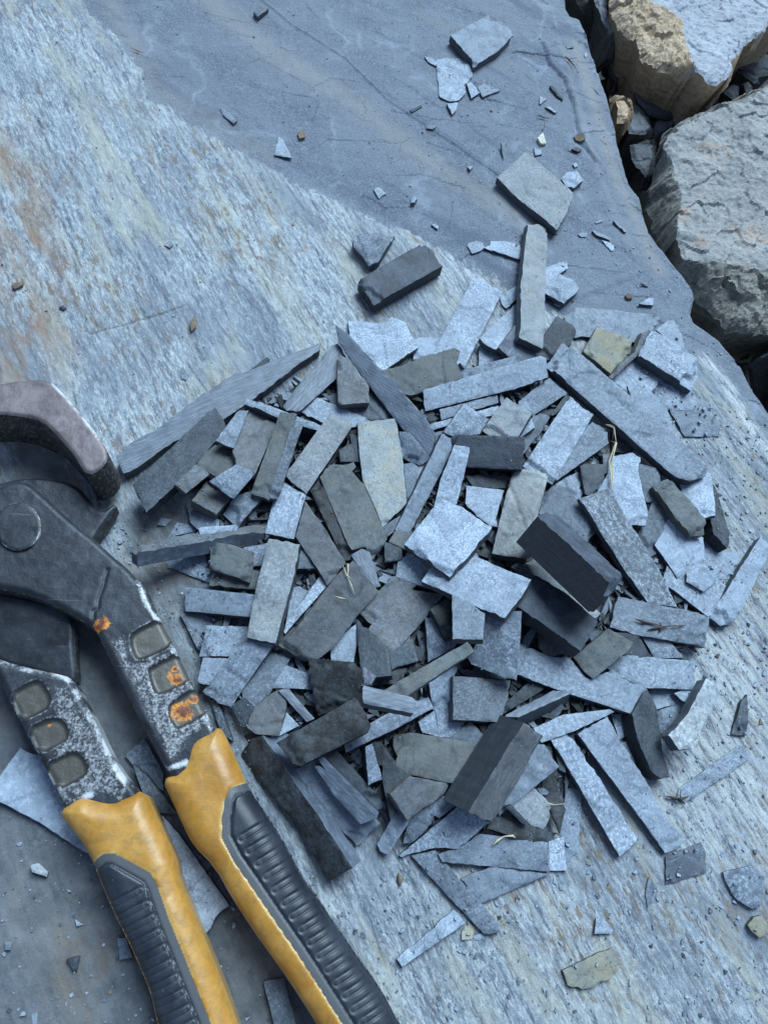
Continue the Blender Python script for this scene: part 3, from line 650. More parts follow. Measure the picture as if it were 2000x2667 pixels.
D|9|6|O||370,800 440,700 610,690 630,730 600,760 660,830 690,850 855,1250 760,1385 735,1380 700,1310 600,1330 570,1290|olive slab with a ragged foot, left of the yellow-stained tall slab
D|7|6|Q||115,795 445,342 600,385 600,440 270,930 215,880|clean grey slanting strip left of the yellow-stained tall slab
D|5|4|L||213,312 335,228 735,392 600,440 390,405|pale strip passing under the upper end of the clean grey slanting strip
D|5|4|M||940,480 1010,490 1160,670 1080,715 970,665|grey piece under the lower end of the narrow saw-marked strip
D|5|5|M||975,705 1040,700 1080,740 1040,900 1000,980|grey piece right of the yellow-stained tall slab
D|3|5|K||510,610 600,570 625,690 520,690|small black piece in the gap left of the yellow-stained tall slab
D|4|4|D||590,490 640,500 650,690 620,690|thin dark strip left of the yellow-stained tall slab
D|4|5|K||300,890 365,820 600,1330 560,1395 530,1360|long black strip left of the olive slab with a ragged foot
D|4|5|D||835,1280 950,1310 960,1400 840,1415|dark piece below the foot of the bright double strip
D|5|4|M||830,1165 950,1085 900,1200 840,1240|grey corner below the yellow-stained tall slab
D|4|5|S||600,1370 670,1330 720,1340 800,1590 760,1600 720,1560|pair of narrow saw-cut slivers below the olive slab with a ragged foot
G|6|5|K||1110,1015 1430,1045 1490,1100 1515,1320 1180,1420|near-black slate with a white chipped top edge, lower left of the pile
G|5|5|B||680,1500 735,1320 895,1238 950,1290 955,1350 900,1560 740,1545|brownish grey slate above the longest black block
G|5|4|S||905,1240 975,1235 1155,1440 1105,1460|narrow saw-cut strip left of the near-black slate
G|3|4|L||870,1200 960,1060 1135,1130 1140,1225 860,1215|pale piece left of the near-black slate's white edge
G|3|4|D||560,1350 650,1300 720,1370 690,1490 640,1500|dark piece below the second slanting strip
G|4|3|L||910,1560 960,1400 1045,1490|pale corner left of the mottled black slate
G|2|3|M||400,1300 470,1350 560,1600 500,1560|grey edge peeping out right of the handle above the yellow sleeve
G|4|4|L||1290,900 1470,750 1470,860 1430,1060 1285,1020|pale upright piece right of the large mauve-brown slab's foot
H|4|6|D||75,450 170,530 300,650 325,850 210,860 110,790|dark slate below the two stacked mauve-brown tiles
H|5|5|D||290,650 350,680 480,590 515,750 360,790 335,810|dark tile under the foot of the lower stacked mauve-brown tile
H|4|3|M||100,860 130,790 210,860 180,915 110,915|grey corner right of the near-black slate
H|3|4|K||200,920 300,800 440,800 400,900|black brown piece under the slanting olive bar
H|4|5|M||580,440 700,420 795,600 790,640 600,750|speckled grey slate above the slanting olive bar
H|5|5|K||615,380 760,280 760,580 730,580|black slate with a pale ragged edge below the large bright rectangle
H|7|5|L||765,270 900,330 1002,400 988,588 770,585|pale square hanging below the large bright rectangle
H|6|5|M||1000,395 1265,395 1250,640 1228,888 1160,870 910,770 880,720 950,620|broad grey slate with a chipped lower edge right of the pale square
H|7|6|O|0,-0.1|255,970 885,600 935,670 500,960 450,1000|slanting olive bar at the centre of the lower pile
H|5|6|L||605,880 770,790 810,790 770,880 745,1100 640,1085|pale upright strip below the slanting olive bar
H|7|7|G|-0.06,0|775,855 1190,890 1185,930 1140,1130 1100,1190 775,1170|plain grey square tile in the lower middle of the pile
H|4|4|D||1140,1070 1340,890 1450,930 1420,950 1150,1120|dark slate right of the plain grey square tile
H|6|9|S|0.1,-0.5|1125,1150 1500,965 1612,982 1240,1148|saw-striped bar with a dark front face right of the plain grey square tile
Z|5|5|L||1392,1897 1470,1862 1590,1848 1600,1853 1500,1900 1412,1932|pale strip below the saw-striped bar with a dark front
H|4|3|L||530,1190 640,1110 670,1290 560,1260|pale piece left below the plain grey square tile
H|4|3|L||650,1090 770,1100 790,1180 870,1180 780,1290 680,1300|pale crumbly piece right below the plain grey square tile
H|7|6|S|0,0|115,920 480,1010 515,1040 490,1125 260,1080 130,1050|short saw-scratched piece with a frayed right end
H|4|3|L||1235,620 1300,640 1330,830 1235,830|pale chip at the left end of the wide pale slab
H|4|4|D||820,810 1000,820 1170,880 900,860|dark piece in the gap above the plain grey square tile
H|4|4|B||1390,550 1600,685 1465,715 1400,650|brown chip below the second thick black block
H|4|4|K||960,1210 1090,1190 1000,1290|black corner between the plain grey square tile and the tall black block
"""
# ------------------------------------------------------------------ setting: ground far below, the slab
def build_slab():
    edge = [(1465, -250), (1478, -60), (1485, 0), (1496, 22), (1521, 31), (1534, 58), (1548, 105), (1566, 159), (1595, 235), (1610, 290), (1617, 311),
            (1624, 347), (1640, 409), (1653, 459), (1682, 499), (1690, 545), (1704, 590), (1726, 616), (1766, 666), (1791, 695), (1820, 735),
            (1826, 753), (1815, 800), (1824, 822), (1856, 844), (1892, 872), (1921, 909), (1950, 941), (1985, 1010), (2030, 1070),
            (2200, 1250), (2500, 1600)]
    outl = edge + [(2500, 3000), (-500, 3000), (-500, -250)]
    poly = GP(outl)
    rng = random.Random(3)
    poly = rough_outline(poly, 0.004, 0.0006, rng)
    global SLABPOLY; SLABPOLY = poly
    E = GP(edge)
    wline = GP([(120, -300), (211, 0), (250, 50), (290, 90), (362, 181), (386, 253), (458, 290), (542, 350), (663, 422), (765, 470), (844, 512), (989, 579), (1031, 598),
                (1118, 630), (1227, 692), (1314, 750), (1500, 850), (1700, 905), (1840, 925), (1925, 990), (2000, 1150), (2300, 1500)])
    wpoly = np.vstack([wline, GP([(2500, 1600), (2500, 3000), (-500, 3000), (-500, -250)])])
    band1 = [GP(p) for p in ([(480, -60), (723, 145), (904, 253), (1000, 330), (1098, 409), (1240, 490), (1400, 600)],)]
    band2 = GP([(260, -60), (330, 90), (400, 220), (560, 320), (700, 400)])
    band3 = GP([(1500, 100), (1560, 300), (1600, 420), (1660, 560), (1720, 700)])
    band4 = GP([(1100, 30), (1250, 120), (1300, 170)])
    crack = GP([(1412, 110), (1428, 165), (1465, 205), (1490, 270), (1500, 330), (1510, 370), (1550, 415)])
    cpit = GP([(1440, 225), (1462, 255)])
    ridge2 = GP([(620, -60), (760, 60), (900, 150), (1010, 260), (1250, 420), (1380, 500)])
    edgeline = GP([(640, 640), (700, 655)])
    dirt_shade_poly = GP([(-500, 1560), (100, 1500), (330, 1460), (420, 1480), (520, 1780), (620, 2030), (760, 2290), (900, 2480), (1060, 2720), (1100, 3000), (-500, 3000)])  # brownish dirt around the pliers, with part of their shade painted in
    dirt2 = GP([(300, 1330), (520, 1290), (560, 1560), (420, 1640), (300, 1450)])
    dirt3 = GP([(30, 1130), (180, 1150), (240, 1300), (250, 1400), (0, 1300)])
    rustpoly = GP([(-300, 200), (20, 250), (60, 330), (130, 480), (180, 620), (190, 800), (160, 1000), (100, 1050), (-300, 1000)])
    whitel = GP([(1840, 930), (1890, 1000), (1930, 1070), (2010, 1190), (2080, 1300)])
    whitez = GP([(1620, 1560), (1900, 1540), (2050, 1700), (2050, 2300), (1800, 2300), (1700, 2000), (1650, 1900)])
    step = GP([(1350, 740), (1500, 770), (1640, 720), (1700, 690)])
    cr2 = GP([(240, 870), (330, 845), (400, 825), (480, 800)])
    def soft(P, poly_, w_):
        d, _ = seg_dist(P, poly_, True); ins = inside(P, poly_)
        return np.clip(0.5 + np.where(ins, d, -d) / w_, 0, 1)
    def prof(P, line, w_):
        d, _ = seg_dist(P, line); return np.exp(-(d / w_) ** 2)
    ca, sa = math.cos(math.radians(-62)), math.sin(math.radians(-62))
    def h(x, y, d):
        P = np.column_stack([x, y])
        wm = soft(P + (0.009 * fbm(x, y, 75, 21, 6, 0.65))[:, None], wpoly, 0.0016)
        de, _ = seg_dist(P, E)
        u = x * ca + y * sa; v = -x * sa + y * ca
        z = 0.0016 * fbm(x, y, 18, 3, 4) * (1 - wm * 0.3)
        z = z + wm * (0.0006 + 0.0010 * fbm(u * 0.18, v, 120, 7, 4) + 0.0007 * fbm(u * .3, v, 420, 9, 2))
        tr = 9 * (fbm(u * 0.16, v, 38, 61, 5) + 0.5); fr = tr - np.floor(tr)
        z = z + wm * (0.00036 * (np.floor(tr) + sstep(0.70, 1.0, fr)) - 0.0016)
        z = z + 0.0009 * (1 - wm) * np.tanh(6 * fbm(x * 0.8 + y, y * 0.8 - x, 22, 11, 4))
        z += (1 - wm) * (0.0006 * facets(x + 0.008 * fbm(x, y, 40, 71, 3), y * 1.6 + 0.008 * fbm(x, y, 40, 72, 3), 24, 5) + 0.00028 * facets(x * 1.5, y, 95, 6) + 0.0009 * sstep(0.03, 0.0, de) * facets(x, y, 110, 8))
        z -= 0.0055 * np.clip(1 - de / 0.028, 0, 1) + 0.0035 * sstep(0.004, 0, de) ** 2
        z -= 0.0011 * prof(P, crack, 0.0012) * (0.5 + vnoise(x * 300, y * 300, 4)) - 0.0010 * prof(P, crack + np.array([0.003, 0.001]), 0.002)
        z -= 0.0008 * prof(P, cr2, 0.0006)
        d2, _ = seg_dist(P, ridge2); z -= 0.0007 * sstep(0.0, 0.0015, d2)
        z += 0.0008 * sstep(0.004, 0.0, seg_dist(P, step)[0])
        return z
    global SLABH; SLABH = h
    def att(x, y, d, z):
        P = np.column_stack([x, y])
        de, _ = seg_dist(P, E)
        wob = 0.009 * fbm(x, y, 75, 21, 6, 0.65)
        wm = soft(P + wob[:, None], wpoly, 0.010)
        be = np.zeros(len(x))
        for b_ in band1: be = np.maximum(be, 0.8 * prof(P, b_, 0.0095))
        be = np.maximum(be, 0.55 * prof(P, band2, 0.008)); be = np.maximum(be, 0.9 * prof(P, band3, 0.006))
        be = np.maximum(be, 0.45 * prof(P, band4, 0.005)); be = np.maximum(be, 0.5 * prof(P, band3 - np.array([0.013, 0.0]), 0.0018))
        be = np.maximum(be, 0.8 * sstep(0.003, 0.0, de))
        di = np.maximum(soft(P, dirt_shade_poly, 0.03), 0.75 * soft(P, dirt2, 0.02)); di = np.maximum(di, 0.9 * soft(P, dirt3, 0.02))
        wh = np.maximum(prof(P, whitel, 0.0045), 0.65 * soft(P, whitez, 0.03))
        wh = np.maximum(wh, 0.25 * prof(P, wline[4:16] - np.array([0.003, 0.003]), 0.006))
        return {'weather': wm, 'rust': soft(P, rustpoly, 0.03), 'beige': be, 'dirt': di, 'white': wh, 'side': np.zeros(len(x))}  # the dirt mask also carries the painted shade at the pliers
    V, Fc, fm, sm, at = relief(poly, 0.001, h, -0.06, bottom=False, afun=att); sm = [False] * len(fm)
    at['side'] = list(at['side'])
    nb2 = sum(1 for f in fm if f == 1)
    for i in range(len(V) - nb2, len(V)): at['side'][i] = 1.0
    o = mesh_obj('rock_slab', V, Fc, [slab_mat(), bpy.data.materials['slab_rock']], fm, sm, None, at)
    return tag(o, 'big flat slab of blue-grey slate with a streaky weathered half, under the whole pile', 'rock slab')
build_slab()

def ground():
    m = NT('dark_earth'); v = m.n('NewGeometry').outputs['Position']
    c = m.mix(m.ramp(m.noise(v, 60, 6, 0.7), [(0.35, 0), (0.65, 1)]), (0.012, 0.013, 0.015), (0.05, 0.052, 0.055))
    m.l(c, m.b.inputs['Base Color']); m.b.inputs['Roughness'].default_value = 0.9
    m.l(m.bump(m.noise(v, 200, 6, 0.7), 1.0, 0.004), m.b.inputs['Normal'])
    N = 60; xs = np.linspace(-3, 3, N)
    V = [(x, y, -0.10 + 0.01 * math.sin(x * 9) * math.cos(y * 7)) for y in xs for x in xs]
    Fc = [(j * N + i, j * N + i + 1, (j + 1) * N + i + 1, (j + 1) * N + i) for j in range(N - 1) for i in range(N - 1)]
    tag(mesh_obj('ground', V, Fc, [m.m]), kind='structure')
ground()

# ------------------------------------------------------------------ the boulders and stones right of the slab
RM = {
    'light': rock_mat('boulder_pale', (0.25, 0.275, 0.32), (0.37, 0.395, 0.44), (0.38, 0.255, 0.14), (0.64, 0.50, 0.34)),
    'brown': rock_mat('boulder_grey_brown', (0.20, 0.205, 0.205), (0.31, 0.31, 0.305), (0.12, 0.115, 0.095), (0.33, 0.32, 0.28), spot=(0.42, 0.27, 0.17), spot_amt=0.6),
    'slate': rock_mat('stone_slate', (0.065, 0.073, 0.085), (0.11, 0.12, 0.135), (0.05, 0.055, 0.06), (0.09, 0.095, 0.10)),
    'grey': rock_mat('stone_grey', (0.13, 0.145, 0.165), (0.21, 0.225, 0.245), (0.07, 0.07, 0.065), (0.15, 0.145, 0.13)),
    'tan': rock_mat('stone_tan', (0.34, 0.23, 0.14), (0.50, 0.38, 0.26), (0.2, 0.13, 0.08), (0.36, 0.25, 0.16)),
}
def sheet(code, s):
    ox, oy, k = SHEETS[code]
    return [(ox + float(a) / k, oy + float(b) / k) for a, b in (t.split(',') for t in s.split())]
def boulder(name, mat, code, outline, zlow, top, ztop, zb, label, res=0.0012, amp=0.0015, seed=1, slope=(0, 0), jag=0.0010, strata=0.0):
    rng = random.Random(seed)
    o_ = rough_outline(GP(sheet(code, outline), zlow), 0.004, jag, rng)
    t_ = GP(sheet(code, top), ztop); cen = t_.mean(0)
    def h(x, y, d):
        P = np.column_stack([x, y]); ins = inside(P, t_); dt, _ = seg_dist(P, t_, True)
        t = np.where(ins, 0, dt / (dt + d + 1e-6))
        z = ztop + slope[0] * (x - cen[0]) + slope[1] * (y - cen[1])
        if strata: t = t + 0.025 * np.tanh(3 * np.sin(t * 22 + 5 * fbm(x, y, 30, seed + 5))) * (t > 0.02)
        z = z + (zlow - z) * np.clip(t, 0, 1) ** 1.15
        z = z + amp * (1 + 1.2 * (t > 0)) * fbm(x, y, 70, seed, 6, 0.62) * 2.2
        z = z + amp * (0.9 + 1.2 * np.clip(t * 3, 0, 1)) * facets(x + 0.004 * fbm(x, y, 90, seed + 3, 3), y + 0.004 * fbm(x, y, 90, seed + 4, 3), 75, seed) + amp * 0.8 * facets(x, y, 190, seed + 1) * np.clip(0.25 + t * 3, 0, 1)
        z = z + 0.5 * amp * np.tanh(8 * fbm(x, y, 35, seed + 9, 5)) + 0.3 * amp * np.tanh(12 * fbm(x, y, 110, seed + 19, 4))
        return z - 0.002 * sstep(0.003, 0, d)
    def a(x, y, d, z):
        P = np.column_stack([x, y]); ins = inside(P, t_); dt, _ = seg_dist(P, t_, True)
        return {'side': np.where(ins, 0.5 - np.clip(dt / 0.003, 0, 0.5), 0.5 + np.clip(dt / 0.003, 0, 0.5))}
    V, Fc, fm, sm, at = relief(o_, res, h, zb, -0.03 if zb < -0.085 else -0.006, False, a); sm = [False] * len(fm)
    nsk = 2 * sum(1 for f in fm if f == 1); at['side'][len(V) - nsk:] = [1.0] * nsk
    o = mesh_obj(name, V, Fc, [RM[mat], RM[mat]], fm, sm, None, at)
    return tag(o, label, 'rock', 'rocks beside the slab')
boulder('boulder', 'light', 'U', '530,-200 528,60 540,110 600,220 700,290 740,370 840,480 1000,560 1060,600 1190,690 1240,700 1300,660 1380,600 1420,480 1420,430 1490,370 1570,350 1600,270 1659,240 1900,150 1900,-200',
        -0.016, '640,-260 800,-100 830,20 950,80 1040,150 1060,250 1110,430 1150,600 1210,670 1240,680 1290,650 1370,590 1405,480 1400,430 1480,355 1560,335 1590,250 1700,200 2000,60 2000,-260', -0.004, -0.09,
        'large pale rock with an orange-brown broken face, at the top right corner', seed=5, strata=1)
boulder('boulder', 'brown', 'U', '1750,560 1659,595 1500,680 1390,740 1280,765 1100,860 900,960 870,1040 860,1110 830,1170 840,1280 790,1400 800,1500 850,1659 960,2000 1130,2150 1290,2255 1380,2370 1480,2390 1659,2400 2100,2420 2100,500',
        -0.026, '1750,600 1659,625 1540,690 1290,790 1040,900 940,960 900,1020 960,1160 980,1280 1030,1400 1000,1659 1010,1790 1060,1860 1190,1890 1400,1910 1659,1955 2200,2050 2200,560', -0.008, -0.10,
        'huge grey-brown boulder with rusty patches and a dark underside face, right edge', seed=9, amp=0.002)
boulder('stone_plate', 'slate', 'U', '680,340 740,300 1060,560 1090,700 1095,825 1000,842 890,852 800,838 720,745 675,645 680,520', -0.052, '700,350 740,320 1050,580 1085,810 1000,830 800,825 730,740 685,640 690,520', -0.05, -0.06,
        'dark thin slate plate lying in the gap under the pale rock', seed=11, amp=0.0006)
boulder('stone', 'tan', 'U', '520,690 600,690 650,710 680,760 685,830 640,940 615,965 540,950', -0.042, '560,720 620,725 650,770 645,840 610,900 560,880', -0.032, -0.07,
        'orange tan stone tucked under the slab rim', seed=12)
boulder('stone', 'grey', 'U', '600,760 700,738 780,820 835,910 820,980 760,1000 640,995', -0.052, '630,790 690,770 760,840 800,910 790,960 660,960', -0.046, -0.08,
        'blue-grey stone just right of the orange tan stone', seed=13)
boulder('stone', 'slate', 'U', '600,990 760,1005 870,1000 850,1120 840,1200 830,1290 790,1370 740,1360 650,1200', -0.060, '640,1030 740,1040 820,1060 800,1250 760,1310 700,1200', -0.050, -0.09,
        'dark rounded stone in the narrow gap between slab and grey-brown boulder', seed=14)
boulder('stone', 'grey', 'U', '820,845 1060,840 1010,920 900,965 820,1015 810,960 840,910', -0.058, '840,860 1000,860 960,905 850,960', -0.054, -0.08,
        'small grey stone below the dark thin plate', seed=15)
boulder('stone', 'grey', 'U', '200,-100 540,-100 535,100 600,220 625,290 540,430 470,440 400,260 330,80', -0.045, '240,-60 500,-60 500,120 560,240 420,262 350,60', -0.028, -0.09,
        'smooth grey rock with banded brown edge between the slab and the pale rock', seed=16, strata=1)
boulder('stone', 'slate', 'U', '440,440 560,400 680,330 690,420 660,530 600,620 540,670 500,600', -0.066, '480,460 600,400 660,400 620,520 540,600', -0.056, -0.09,
        'dark ribbed stone deep in the gap left of the dark thin plate', seed=17)
for i, (pts, lab) in enumerate([
        ('1490,370 1600,280 1700,220 1700,350 1560,370', 'small dark rock chip under the pale rock, by the right edge'),
        ('1430,480 1500,400 1690,390 1690,530 1560,560', 'dark flat fragment right of the pale rock tip'),
        ('1440,500 1520,520 1610,580 1560,605', 'narrow dark fragment below the dark flat fragment'),
        ('1320,660 1400,600 1460,620 1450,700 1400,725', 'squarish black fragment between the pale rock and the grey-brown boulder'),
        ('1080,700 1200,690 1300,690 1250,770 1100,815', 'dark fragment under the tip of the pale rock'),
        ('1470,590 1510,590 1560,640 1500,665', 'tiny black fragment above the top rim of the grey-brown boulder')]):
    boulder('stone_fragment', 'slate', 'U', pts, -0.058 + 0.003 * (i % 3), pts, -0.056 + 0.003 * (i % 3), -0.08, lab, seed=30 + i, amp=0.0008, jag=0.0006)
boulder('stone', 'slate', 'Z', '1948,950 1975,915 2010,885 2100,860 2150,1150 2040,1080 1990,1010', -0.05, '1975,950 2010,915 2100,900 2120,1080 2030,1020', -0.030, -0.09,
        'dark grey rock at the right edge below the boulder, beside the slab rim', seed=41, amp=0.002)
boulder('stone_fragment', 'slate', 'Z', '1900,868 1922,872 1925,888 1905,890', -0.07, '1905,872 1918,876 1918,884 1908,884', -0.066, -0.08, 'small dark pebble in the black gap under the boulder', seed=42)
boulder('stone_fragment', 'slate', 'Z', '1930,900 1955,895 1965,915 1945,935', -0.075, '1935,905 1952,902 1956,914 1945,925', -0.07, -0.085, 'lower dark pebble in the black gap under the boulder', seed=43)

# ------------------------------------------------------------------ slate pieces: each comes to rest on what is already there
HX0, HY0, HR = -0.34, -0.34, 0.0012
HN = int(0.75 / HR); HF = np.zeros((HN, HN))
CX = HX0 + (np.arange(HN) + .5) * HR; CY = HY0 + (np.arange(HN) + .5) * HR
_gx, _gy = np.meshgrid(CX, CY)
HF = SLABH(_gx.ravel(), _gy.ravel(), None).reshape(HN, HN) + 0.0002
def cells(poly):
    lo = poly.min(0); hi = poly.max(0)
    i0 = max(0, int((lo[0] - HX0) / HR)); i1 = min(HN, int((hi[0] - HX0) / HR) + 2)
    j0 = max(0, int((lo[1] - HY0) / HR)); j1 = min(HN, int((hi[1] - HY0) / HR) + 2)
    gx, gy = np.meshgrid(CX[i0:i1], CY[j0:j1]); P = np.column_stack([gx.ravel(), gy.ravel()])
    gi, gj = np.meshgrid(np.arange(i0, i1), np.arange(j0, j1)); I = gi.ravel(); J = gj.ravel()
    k = inside(P, poly) if len(P) else np.zeros(0, bool)
    return P[k], I[k], J[k]
def rest(P, h, c, lim):
    """lowest plane over the points: returns slopes and height at c"""
    dx = P[:, 0] - c[0]; dy = P[:, 1] - c[1]
    def inner(a):
        lo, hi = -lim, lim; g = h - a * dx
        for _ in range(16):
            m1 = lo + (hi - lo) / 3; m2 = hi - (hi - lo) / 3
            if (g - m1 * dy).max() < (g - m2 * dy).max(): hi = m2
            else: lo = m1
        b = (lo + hi) / 2
        return (g - b * dy).max(), b
    lo, hi = -lim, lim
    for _ in range(16):
        m1 = lo + (hi - lo) / 3; m2 = hi - (hi - lo) / 3
        if inner(m1)[0] < inner(m2)[0]: hi = m2
        else: lo = m1
    a = (lo + hi) / 2; z, b = inner(a)
    return a, b, z
def parse(block):
    out = []
    for ln in block.strip().splitlines():
        if not ln.strip(): continue
        sh, lv, th, mt, tl, pts, lab = ln.split('|')
        out.append(dict(px=sheet(sh, pts), lvl=float(lv), th=float(th) * 1e-3, mat=mt,
                        tilt=tuple(float(q) for q in tl.split(',')) if tl else None, label=lab))
    return out
def place(pc, idx, group, lim=0.28):
    th = pc['th']; px = pc['px']
    if group.startswith('slate offcuts') and pc['lvl'] < 7:      # lower pieces run on a little under the ones above
        pa = np.array(px); e = np.roll(pa, -1, 0) - pa; L_ = np.maximum(np.hypot(*e.T), 1e-6)
        nn = np.column_stack([e[:, 1], -e[:, 0]]) / L_[:, None]
        ar = 0.5 * np.sum(pa[:, 0] * np.roll(pa[:, 1], -1) - np.roll(pa[:, 0], -1) * pa[:, 1])
        nv = nn + np.roll(nn, 1, 0); nv /= np.maximum(np.hypot(*nv.T), 0.5)[:, None]
        px = [tuple(q) for q in pa + nv * math.copysign(2.2, ar)]
    c = np.mean([G(u, v, 0.004) for u, v in px], 0); a = b = 0.0; z0 = th + 0.002
    for it in range(5):
        W = np.array([on_plane(u, v, c, a, b, z0) for u, v in px])
        cc = W[:, :2].mean(0); z0 = z0 + a * (cc[0] - c[0]) + b * (cc[1] - c[1]); c = cc
        nrm = np.array([-a, -b, 1.0]); nrm /= np.linalg.norm(nrm)
        bot = (W - nrm * th)[:, :2]
        if pc['tilt'] and max(abs(pc['tilt'][0]), abs(pc['tilt'][1])) > 0.3: pass
        P, I, J = cells(bot)
        if len(P) == 0: P = bot.copy(); h = np.zeros(len(P))
        else:
            d, _ = seg_dist(P, bot, True); k = d > min(0.0018, d.max() * 0.5)
            P = P[k]; h = HF[J[k], I[k]]
        cb = c - nrm[:2] * th
        if pc['tilt'] is not None and (abs(pc['tilt'][0]) + abs(pc['tilt'][1])) > 0:
            na, nb_ = pc['tilt']
            zz = (h - na * (P[:, 0] - cb[0]) - nb_ * (P[:, 1] - cb[1])).max()
            if abs(na) + abs(nb_) > 0.4: zz = np.percentile(h - na * (P[:, 0] - cb[0]) - nb_ * (P[:, 1] - cb[1]), 60)
        else:
            na, nb_, zz = rest(P, h, cb, lim)
        a, b = na, nb_
        nrm = np.array([-a, -b, 1.0]); nrm /= np.linalg.norm(nrm)
        z0 = zz + nrm[2] * th + a * (c[0] - (cb[0] + nrm[0] * th)) + b * (c[1] - (cb[1] + nrm[1] * th))
    W = np.array([on_plane(u, v, c, a, b, z0) for u, v in px])
    # frame on the piece: x along its longest edge
    cen = W.mean(0); L = [np.linalg.norm(W[(i + 1) % len(W)] - W[i]) for i in range(len(W))]
    k = int(np.argmax(L)); ex = (W[(k + 1) % len(W)] - W[k]) / L[k]
    nrm = np.array([-a, -b, 1.0]); nrm /= np.linalg.norm(nrm); ex -= ex.dot(nrm) * nrm; ex /= np.linalg.norm(ex)
    ey = np.cross(nrm, ex)
    q = np.column_stack([(W - cen) @ ex, (W - cen) @ ey])
    rng = random.Random(idx * 7 + 1)
    small = max(np.ptp(q[:, 0]), np.ptp(q[:, 1])) < 0.016
    q2 = rough_outline(q, 0.0014 if small else 0.0020, 0.00018 if small else 0.00028, rng, 1.6)
    am = {'L': .00045, 'M': .0004, 'D': .0003, 'N': .0002, 'K': .0004, 'S': .00012, 'G': .00025}.get(pc['mat'], .0004)
    if small: am *= 0.6
    am = min(am, th * 0.3)
    x0_, x1_ = q[:, 0].min(), q[:, 0].max()
    led = [(rng.random() < 0.55 and not small, rng.uniform(.0015, .0055), rng.uniform(.15, .4)) for _ in (0, 1)]
    crk = rng.random() < 0.35 and not small
    cx0, cy0, can = rng.uniform(-.3, .3) * (x1_ - x0_), 0.0, rng.uniform(0.5, 2.6)
    def h(x, y, d):
        z = am * 1.1 * fbm(x, y, 130, idx, 5, 0.6) + am * 0.8 * (np.tanh(40 * (fbm(x, y, 55, idx + 50, 4) - 0.10)) - 1)
        if pc['mat'] != 'S':
            for e_, (on, w_, dp) in zip((x - x0_, x1_ - x), led):
                if on:
                    ed = w_ * (0.5 + 1.4 * vnoise(y * 260, y * 0 + idx, idx + 3) + 0.5 * fbm(x, y, 700, idx, 2))
                    z = z - th * dp * sstep(0.0004, -0.0004, e_ - ed)
            if crk:
                lx = (x - cx0) * math.sin(can) - (y - cy0) * math.cos(can) + 0.0022 * fbm(x, y, 160, idx + 9, 3)
                z = z - 0.00035 * (lx > 0) - 0.0005 * np.exp(-(lx / 0.00045) ** 2)
        return z - min(0.0003, th * .2) * (d < 1e-9) * (vnoise(x * 420, y * 420, idx) > 0.45)
    V, Fc, fm, sm, at = relief(q2, 0.0006 if small else 0.0009, h, -th, 0.0, True)
    w_, l_ = sorted((np.ptp(q[:, 0]), np.ptp(q[:, 1])))
    asp = l_ / max(w_, 1e-6)
    nm = 'clod' if pc['mat'] == 'R' else 'slate_chip' if l_ < 0.014 else 'slate_strip' if asp > 2.5 and th < .0075 else 'slate_block' if th >= 0.0065 else 'slate_flake' if th <= .0026 else 'slate_tile'
    side = EDGE[pc['mat']]
    if th >= 0.014: side = EDGE_D
    if 'saw-cut front' in pc['label'] or 'longest black block' == pc['label'][:19]: side = SAWN_SIDE
    o = mesh_obj(nm, V, Fc, [MAT[pc['mat']], side], fm, sm)
    mw = Matrix.Identity(4)
    for i in range(3): mw[i][0] = ex[i]; mw[i][1] = ey[i]; mw[i][2] = nrm[i]; mw[i][3] = cen[i]
    o.matrix_world = mw
    tag(o, pc['label'], {'clod': 'crumb', 'slate_chip': 'slate chip'}.get(nm, 'slate piece'), group)
    # the piece now carries what comes later
    P, I, J = cells(W[:, :2])
    if len(P):
        t = z0 + a * (P[:, 0] - c[0]) + b * (P[:, 1] - c[1]); HF[J, I] = np.maximum(HF[J, I], t)
    return z0

# broken bits under and between the pieces (nobody could count them), coloured dark to deepen the gaps' shade
RUB = GP([(640, 1080), (900, 960), (1150, 980), (1420, 960), (1500, 1150), (1760, 1300), (1830, 1550), (1740, 1750), (1560, 1880), (1450, 2080),
          (1250, 2130), (1050, 2150), (900, 2080), (760, 2000), (640, 1850), (540, 1750), (560, 1560), (540, 1330), (520, 1200)])
def shards(name, spots, mat_list, kindlabel, seed):
    rng = random.Random(seed); V = []; Fc = []; fm = []
    for (x, y, z, r, t, mi) in spots:
        k = rng.choice((3, 4, 4, 5)); a0 = rng.uniform(0, 6.28); st = rng.uniform(0.45, 1.0); base = len(V)
        if r > .0055: st = rng.uniform(.12, .3)
        ca, sa = math.cos(a0), math.sin(a0); tx = rng.uniform(-.25, .25); ty = rng.uniform(-.25, .25)
        ring = []
        for i in range(k):
            an = 6.283 * (i + rng.uniform(-.3, .3)) / k; rr = r * rng.uniform(.65, 1.15)
            px, py = rr * math.cos(an), rr * st * math.sin(an)
            ring.append((px * ca - py * sa, px * sa + py * ca))
        for px, py in ring: V.append((x + px, y + py, z + t + tx * px + ty * py))
        for px, py in ring: V.append((x + px * 1.05, y + py * 1.05, z - 0.0001 + min(0, tx * px + ty * py)))
        Fc.append(tuple(base + i for i in range(k))); fm.append(mi)
        for i in range(k): Fc.append((base + i, base + k + i, base + k + (i + 1) % k, base + (i + 1) % k)); fm.append(mi)
    o = mesh_obj(name, V, Fc, mat_list, fm)
    return tag(o, kindlabel[0], kindlabel[1], None, 'stuff')
rng = random.Random(77); sp = []
lo, hi = RUB.min(0), RUB.max(0)
